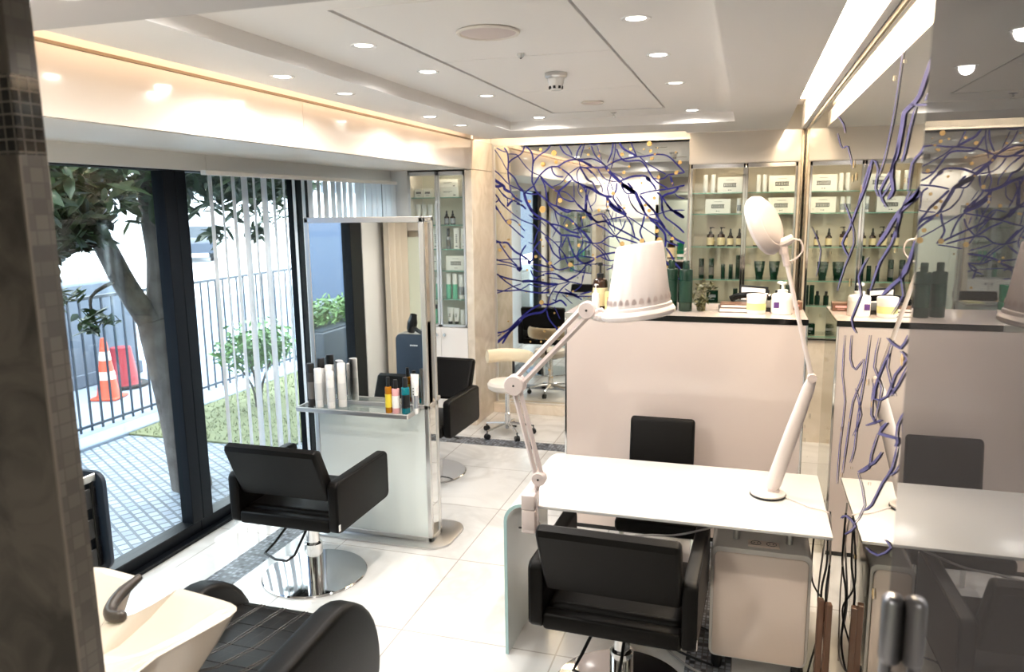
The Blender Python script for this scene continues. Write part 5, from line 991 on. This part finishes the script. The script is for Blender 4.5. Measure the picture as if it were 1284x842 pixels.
# fifth row
slim('bottle', 'small dark green bottle near the post on the left bay fifth shelf', 'bottle', sl(-.09, 1.191), .02, .125, G_, G_, None, .25, SGB)
for i, x in enumerate((.185, .255)): slim('bottle', 'small dark green bottle, %s of the pair on the right bay fifth shelf' % ('left', 'right')[i], 'bottle', sl(x, 1.191), .022, .115, G_, B_k, None, .3, SGB, .55)
for i, x in enumerate((.30, .345)): slim('bottle', 'tall dark green tube nearest the corner, %s of two, behind the desk lamp' % ('left', 'right')[i], 'bottle', sl(x, 1.191), .02, .165, G_, G_, None, .2, SGB)
carton('box', 'dark green box on the left bay fifth shelf behind the plant', 'box', sl(-.285, 1.191), .10, .06, .105, G_, 'badge', SGB, mp='silver_pl')
carton('box', 'small dark green box on the bottom shelf, seen right of the counter', 'box', sl(.312, .93), .10, .06, .095, G_, 'badge', SGB, mp='silver_pl')

bm = new(); box(bm, -.46, .36, 6.822, 6.832, 2.352, 2.361, .001, 1); tag(obj('added_cabinet_light', bm, 'added_shelf_led'), 'added warm fill strip under the top of the back wall shelves', 'strip light')  # added strip, brightens the shelf interior
bm = new(); box(bm, -3.0, -2.5, 6.581, 6.591, 2.346, 2.354, .001, 1); tag(obj('added_cabinet_light', bm, 'added_shelf_led'), 'added fill light strip under the top of the alcove cabinet', 'strip light')  # added likewise to fill the alcove cabinet with light
# ------------------------------------------------------------------ reception counter
t = thing('reception_counter', 'tall glossy white reception counter with dark edged top', 'counter', (-.36, 4.55, 0))
a, b = -.708, .706
bm = new(); box(bm, a+.012, b-.012, .0, .60, .0, 1.375, .002, 1); obj('body', bm, 'black', t, smooth=0)
bm = new(); box(bm, a+.012, b-.012, -.010, .0, .03, 1.366, .002, 1); obj('front_panel', bm, 'counter_white', t)
for q in (a, b-.012):
    bm = new(); box(bm, q, q+.012, -.012, .60, .0, 1.385, .002, 1); obj('side_panel', bm, 'chrome', t)
bm = new(); box(bm, a, b, -.012, .62, 1.385, 1.40, .003, 1); o = obj('top', bm, 'counter_white', t)
bm = new(); box(bm, a+.36, b, -.0135, .0, 1.366, 1.3995, .001, 1); o = obj('edge_strip', bm, 'blackgloss', t); bm = new(); box(bm, a, a+.36, -.0135, .0, 1.366, 1.3995, .001, 1); o = obj('edge_strip', bm, 'steel', t)
zc = 1.4005; KG = 'things on the reception counter'
pump('pump_bottle', 'large amber pump bottle with cream label on the counter left end', 'bottle', (-.895, 4.80, zc), .047, .295, 'amber', B_k, 'cream_label', KG, 2.6)
pump('pump_bottle', 'small white pump bottle in front of the large amber pump bottle', 'bottle', (-.905, 4.70, zc), .024, .165, W_, W_, 'paper', KG, 1)
carton('box', 'small yellow green box with red dot beside the amber pump bottle', 'box', (-.825, 4.71, zc), .042, .03, .115, 'yellowgreen', 'column', KG, mp='redp')
jar('jar', 'lower green jar of the two stacked beside the drum shade', 'jar', (-.785, 4.79, zc), .042, .095, 'green_mid', 'green_mid', 'paper', KG)
jar('jar', 'upper green jar of the two stacked beside the drum shade', 'jar', (-.785, 4.79, zc+.0955), .042, .095, 'green_mid', 'green_mid', None, KG)
slim('bottle', 'tall dark green bottle touching the drum shade outline on the counter', 'bottle', (-.445, 4.80, zc), .040, .31, G_, G_, 'green_print', .16, KG, .5)
slim('bottle', 'tall dark green bottle left of the potted plant on the counter', 'bottle', (-.355, 4.76, zc), .040, .31, G_, G_, 'green_print', .16, KG, .5)
t = thing('potted_plant', 'small trailing plant with mottled leaves on the counter', 'plant', (-.262, 4.80, zc), 0, KG)
bm = new(); lathe(bm, [(0, 0), (.026, 0), (.032, .07), (.028, .07), (.026, .06), (0, .06)], 18); obj('pot', bm, 'leafp', t)
bm = new(); leaf_cloud(bm, [((0, -.01, .10), (.055, .045, .06)), ((.02, -.03, .16), (.055, .04, .04)), ((.0, -.045, .04), (.04, .025, .045)), ((.06, 0, .15), (.03, .03, .03))], 90, .026, random.Random(9)); obj('leaves', bm, 'leafp', t, smooth=60)
t = thing('book', 'grey book, bottom of the low stack on the counter', 'book', (-.05, 4.82, zc), .05, KG)
bm = new(); box(bm, -.105, .105, -.07, .07, .003, .024, .001, 1); obj('pages', bm, 'paper', t); bm = new(); box(bm, -.108, .108, -.073, .073, 0, .003); box(bm, -.108, .108, -.073, .073, .024, .027); box(bm, -.108, -.104, -.073, .073, 0, .027); obj('cover', bm, 'grey_print', t)
t = thing('book', 'brown book, top of the low stack on the counter', 'book', (-.045, 4.82, zc+.0275), .02, KG)
bm = new(); box(bm, -.10, .10, -.07, .07, .003, .018, .001, 1); obj('pages', bm, 'paper', t); bm = new(); box(bm, -.103, .103, -.073, .073, 0, .003); box(bm, -.103, .103, -.073, .073, .018, .021); box(bm, -.103, -.099, -.073, .073, 0, .021); obj('cover', bm, 'brownbox', t)
t = thing('telephone', 'black telephone with curved handset lying behind the cream jar', 'telephone', (.04, 4.92, zc), -.1, KG)
bm = new(); prism(bm, [(-.09, 0), (.07, 0), (.07, .05), (-.09, .025)], -.11, .13, 'yz', .006); obj('body', bm, 'black', t)
bm = new(); tube(bm, [(-.13, -.02, .062), (-.08, -.02, .083), (0, -.02, .092), (.10, -.02, .085), (.15, -.02, .064)], [.020, .016], 10, smooth=4); obj('handset', bm, 'blackgloss', t)
jar('jar', 'cream jar with yellow label on the counter before the telephone', 'jar', (.063, 4.74, zc), .055, .115, 'paper', W_, 'yellowgreen', KG)
t = pump('pump_jar', 'wide white pump jar with purple label on the counter', 'jar', (.21, 4.76, zc), .062, .19, W_, W_, 'paper', KG, 2.0)
bm = new(); box(bm, -.05, -.02, -.0650, -.0640, .04, .075, .0003, 1); o = obj('label_mark', bm, 'purple', t); o.rotation_euler = (0, 0, -2.0)
t = thing('picture_frame', 'small black framed picture with orange flower, seen in the wall mirror', 'picture frame', (.05, 5.08, zc), -.6, KG)
bm = new(); box(bm, -.10, .10, -.008, .008, 0, .13, .002, 1); obj('frame', bm, 'black', t)
bm = new(); box(bm, -.088, .088, -.0088, -.008, .012, .118); box(bm, -.088, .088, .008, .0088, .012, .118); p_ = obj('print', bm, 'paper', t)
bm = new(); lathe(bm, [(0, -.0095), (.022, -.0095), (.022, .0095), (0, .0095)], 14, mtx=Matrix.Translation((-.03, 0, .045)) @ Matrix.Rotation(PI/2, 4, 'X')); obj('flower', bm, 'orange', p_)
carton('box', 'pinkish brown tin at the right end of the counter', 'box', (.285, 4.98, zc), .10, .08, .05, 'brownbox', 'badge', KG, mp='pink')

# ------------------------------------------------------------------ stool
t = thing('rolling_stool', 'cream rolling stool with backrest in front of the back mirror', 'stool', (-2.03, 6.36, 0), 0)
bm = new(); lathe(bm, [(0, .42), (.15, .42), (.175, .44), (.18, .475), (.165, .50), (.10, .51), (0, .512)], 36); obj('seat', bm, 'stool_white', t)
bm = new(); lathe(bm, [(.030, .06), (.030, .20), (.022, .21), (.022, .40), (.06, .41), (.06, .425), (0, .425)], 20); obj('gas_column', bm, 'chrome', t)
for k in range(5):
    a = 2*PI*k/5+.35; c, s = math.cos(a), math.sin(a)
    bm = new(); tube(bm, [(.02*c, .02*s, .105), (.12*c, .12*s, .092), (.235*c, .235*s, .072)], [.016, .011], 8, smooth=3); l_ = obj('leg', bm, 'chrome', t)
    bm = new(); cyl(bm, .006, .04, .08, 8, .235*c, .235*s)
    for q in (-1, 1):
        m = Matrix.Translation((.235*c-q*.012*s, .235*s+q*.012*c, .026)) @ Matrix.Rotation(a, 4, 'Z') @ Matrix.Rotation(PI/2, 4, 'X'); lathe(bm, [(0, -.008), (.024, -.008), (.026, 0), (.024, .008), (0, .008)], 18, mtx=m)
    obj('caster', bm, 'black', l_)
bm = new(); box(bm, -.012, .012, .12, .18, .41, .425, .003, 1); tube(bm, [(0, .15, .418), (0, .20, .50), (0, .20, .66)], .012, 8); obj('back_bracket', bm, 'black', t)
bm = new()
loops = []
for k in range(9):
    th = math.radians(-62+124*k/8); rr = .24; cx, cy = rr*math.sin(th), .20-rr+rr*math.cos(th)-.0
    nx, ny = math.sin(th), math.cos(th)
    loops.append([(cx+nx*.025*math.cos(q), cy+ny*.025*math.cos(q), .70+.062*math.sin(q)) for q in [2*PI*j/12 for j in range(12)]])
loft(bm, loops, 0, True, True); obj('backrest', bm, 'stool_cream', t)

# ------------------------------------------------------------------ wash unit at the lower left
t = thing('hair_wash_chair', 'black quilted wash chair with rounded arms in the lower left corner', 'chair', (-1.69, 2.2, 0))
bm = new(); box(bm, -.24, .24, -.35, .38, .0, .30, .03, 3); obj('base', bm, 'leather', t)
QM = brick_mat('quilted_leather', rgb(15, 13, 12), rgb(17, 15, 14), rgb(40, 36, 34), .15, .16, .003, .34, bumpd=.006); M['quilt'] = QM; M['seam'] = mat('glossy_seam', rgb(26, 23, 22), .3)
bm = new()
prof = [(-.40, .60), (-.30, .55), (-.1, .50), (.14, .47), (.24, .455), (.29, .42), (.30, .36), (.29, .31)]
loft(bm, [[(x, y, z-.0*abs(x)) for y, z in prof]+[(x, -.40, .30)] for x in (-.235, -.08, .08, .235)], 0, True, True); obj('seat', bm, 'quilt', t)
bm = new()
def seat_z(y):
    for (ya, za), (yb, zb) in zip(prof, prof[1:]):
        if ya <= y <= yb: return za+(zb-za)*(y-ya)/(yb-ya)
    return prof[0][1]
for xx in (-.15, -.05, .05, .15):
    for q in (-.007, .007): tube(bm, [(xx+q, y, seat_z(y)+.001) for y in (-.38, -.3, -.2, -.1, 0, .07, .14, .19, .24)], .0022, 6)
for yy in (-.26, -.10, .06, .21):
    tube(bm, [(x, yy, seat_z(yy)+.0005) for x in (-.225, .225)], .002, 6)
obj('seams', bm, 'seam', t)
for s in (-1, 1):
    bm = new(); pr = [(-.42, .30), (-.42, .60)]
    for k in range(10):
        a = math.radians(95-100*k/9); pr.append((.01+.30*math.cos(a), .30+.325*math.sin(a)))
    pr.append((.30, .22)); pr.append((.22, .12)); pr.append((-.42, .12))
    x0, x1 = sorted((s*.235, s*.345)); prism(bm, pr, x0, x1, 'yz', .028, seg=4); obj('armrest', bm, 'leather', t)

t = thing('wash_basin', 'cream ceramic wash basin with notched rim in the lower left corner', 'basin', (-1.80, 1.545, 0), -.14)
N = 96; Ls = [[] for _ in range(9)]
for k in range(N):
    th = 2*PI*k/N; c, s_ = math.cos(th), math.sin(th); e = 11.0
    r = (abs(c/.32)**e+abs(s_/.30)**e)**(-1/e); x, y = r*c, r*s_
    if y < 0: y *= .72
    else: x *= 1+.10*y/.3
    g = max(0, 1-((x+.03)/.085)**2) if y > 0 else 0; dip = g**.5
    yo = y-.165*dip; z = .862-.035*dip-.03*max(0, -y/.21)
    for i, (fx, fy, zz, dy) in enumerate(((.50, .45, .50, -.06), (.90, .86, z-.09, -.02), (.985, .985, z-.008, 0), (1, 1, z, 0), (.975, .975, z, 0), (.90, .90, z-.012, 0), (.70, .68, .805, -.01), (.42, .40, .765, -.02), (.12, .12, .752, -.03))):
        Ls[i].append((x*fx, yo*fy+dy, zz))
bm = new(); loft(bm, Ls, 0, True, True); obj('bowl', bm, 'ceramic', t, smooth=50)
bm = new(); P = []
for k in range(15):
    q = -1+1.45*k/14; P.append((-.03+.082*q, .296-.165*math.sqrt(max(0, 1-q*q)), .866-.035*math.sqrt(max(0, 1-q*q))))
tube(bm, P, [.012]+[.019]*13+[.010], 10); obj('neck_rest', bm, 'rubber', t, smooth=60)
bm = new(); lathe(bm, [(0, 0), (.20, 0), (.20, .015), (.09, .04), (.075, .5), (.10, .52), (0, .52)], 28, 0, -.05); obj('pedestal', bm, 'ceramic', t)
bm = new(); tube(bm, [(-.12, -.19, .80), (-.12, -.19, .90), (-.12, -.15, .93), (-.12, -.09, .91)], .012, 10, smooth=4); obj('tap', bm, 'chrome', t)

# ------------------------------------------------------------------ trolley
t = thing('salon_trolley', 'dark salon trolley with stacked trays beside the window and column', 'trolley', (-2.66, 2.205, 0))
bm = new(); prism(bm, rrect(-.17, .17, .565, 1.0, .05), .122, .145, 'xz', .006); obj('back_panel', bm, 'navy', t)
for z in (.595, .725, .855):
    bm = new(); box(bm, -.15, .135, -.15, .12, z, z+.008, .003, 1)
    for q in ((-.15, .135, -.155, -.147), (-.155, -.147, -.15, .12), (.128, .136, -.15, .12)): box(bm, *q, z, z+.085, .003, 1)
    obj('tray', bm, 'black', t)
bm = new(); box(bm, -.15, .14, -.15, .12, .965, .975, .003, 1)
for q in ((-.15, .14, -.156, -.148), (-.156, -.148, -.15, .12), (.134, .142, -.15, .12)): box(bm, *q, .965, .998, .003, 1)
obj('top_tray', bm, 'steel', t)
bm = new(); tube(bm, [(.135, .10, .60), (.135, .10, .97)], .008, 8); tube(bm, [(-.15, .10, .60), (-.15, .10, .97)], .008, 8); obj('upright', bm, 'black', t)
bm = new(); cyl(bm, .03, .08, .60, 18); box(bm, -.22, .22, -.02, .02, .06, .09, .006, 2); box(bm, -.02, .02, -.18, .18, .06, .09, .006, 2); obj('stand', bm, 'black', t)
for sx, sy in ((-.2, 0), (.2, 0), (0, .165), (0, -.165)):
    bm = new(); lathe(bm, [(0, -.012), (.03, -.012), (.03, .012), (0, .012)], 16, mtx=Matrix.Translation((sx, sy, .03)) @ Matrix.Rotation(PI/2, 4, 'X')); obj('caster', bm, 'black', t)
bm = new()
for i in range(6): box(bm, -.035+i*.012, -.027+i*.012, .1452, .146, .90, .912)
o = obj('emblem', bm, 'paper', t); o['label'] = 'tiny pale lettering strip'
t = thing('hair_dryer', 'black hair dryer resting on top of the dark trolley, seen in the mirror', 'hair dryer', (-2.74, 2.20, .976), .4)
bm = new(); lathe(bm, [(0, -.06), (.030, -.06), (.042, -.03), (.044, .03), (.034, .07), (.030, .10), (.026, .10), (.026, .07)], 24, mtx=Matrix.Translation((0, 0, .075)) @ Matrix.Rotation(.25, 4, 'Y')); obj('body', bm, 'blackgloss', t)
bm = new(); tube(bm, [(.02, 0, .06), (.09, 0, .03), (.13, 0, .02)], [.018, .015], 10, smooth=3); obj('handle', bm, 'black', t)
# ------------------------------------------------------------------ light
w = bpy.data.worlds.new('sky'); scene.world = w; w.use_nodes = True
nt = w.node_tree; bg = nt.nodes['Background']
bg.inputs[0].default_value = (.86, .93, 1.0, 1); bg.inputs[1].default_value = SKY
# ------------------------------------------------------------------ camera
cam = bpy.data.cameras.new('camera'); co = bpy.data.objects.new('camera', cam); COL.objects.link(co)
cam.sensor_fit = 'HORIZONTAL'; cam.sensor_width = 36; cam.lens = 949.677/1284*36
yaw, pit, rol = -.301604, -.169049, -.0126919
f = Vector((math.sin(yaw)*math.cos(pit), math.cos(yaw)*math.cos(pit), math.sin(pit)))
r = f.cross(Vector((0, 0, 1))).normalized(); u = r.cross(f)
r2 = r*math.cos(rol)+u*math.sin(rol); u2 = -r*math.sin(rol)+u*math.cos(rol)
mw = Matrix((r2, u2, -f)).transposed().to_4x4(); mw.translation = Vector((0, 0, 2.05))
co.matrix_world = mw
cam.clip_start = .02; cam.clip_end = 200
cam.dof.use_dof = True; cam.dof.focus_distance = 3.9; cam.dof.aperture_fstop = 2.8
scene.camera = co
# ------------------------------------------------------------------ render look
scene.view_settings.view_transform = 'Standard'; scene.view_settings.look = 'None'
scene.view_settings.gamma = 1; scene.view_settings.use_curve_mapping = False
scene.view_settings.exposure = EXPO
c = scene.cycles
c.use_denoising = True
try: c.denoiser = 'OPENIMAGEDENOISE'; c.denoising_input_passes = 'RGB_ALBEDO_NORMAL'; c.denoising_prefilter = 'ACCURATE'
except Exception: pass
c.max_bounces = 14; c.diffuse_bounces = 5; c.glossy_bounces = 8; c.transparent_max_bounces = 24; c.transmission_bounces = 8
c.caustics_reflective = False; c.caustics_refractive = False; c.sample_clamp_indirect = 8
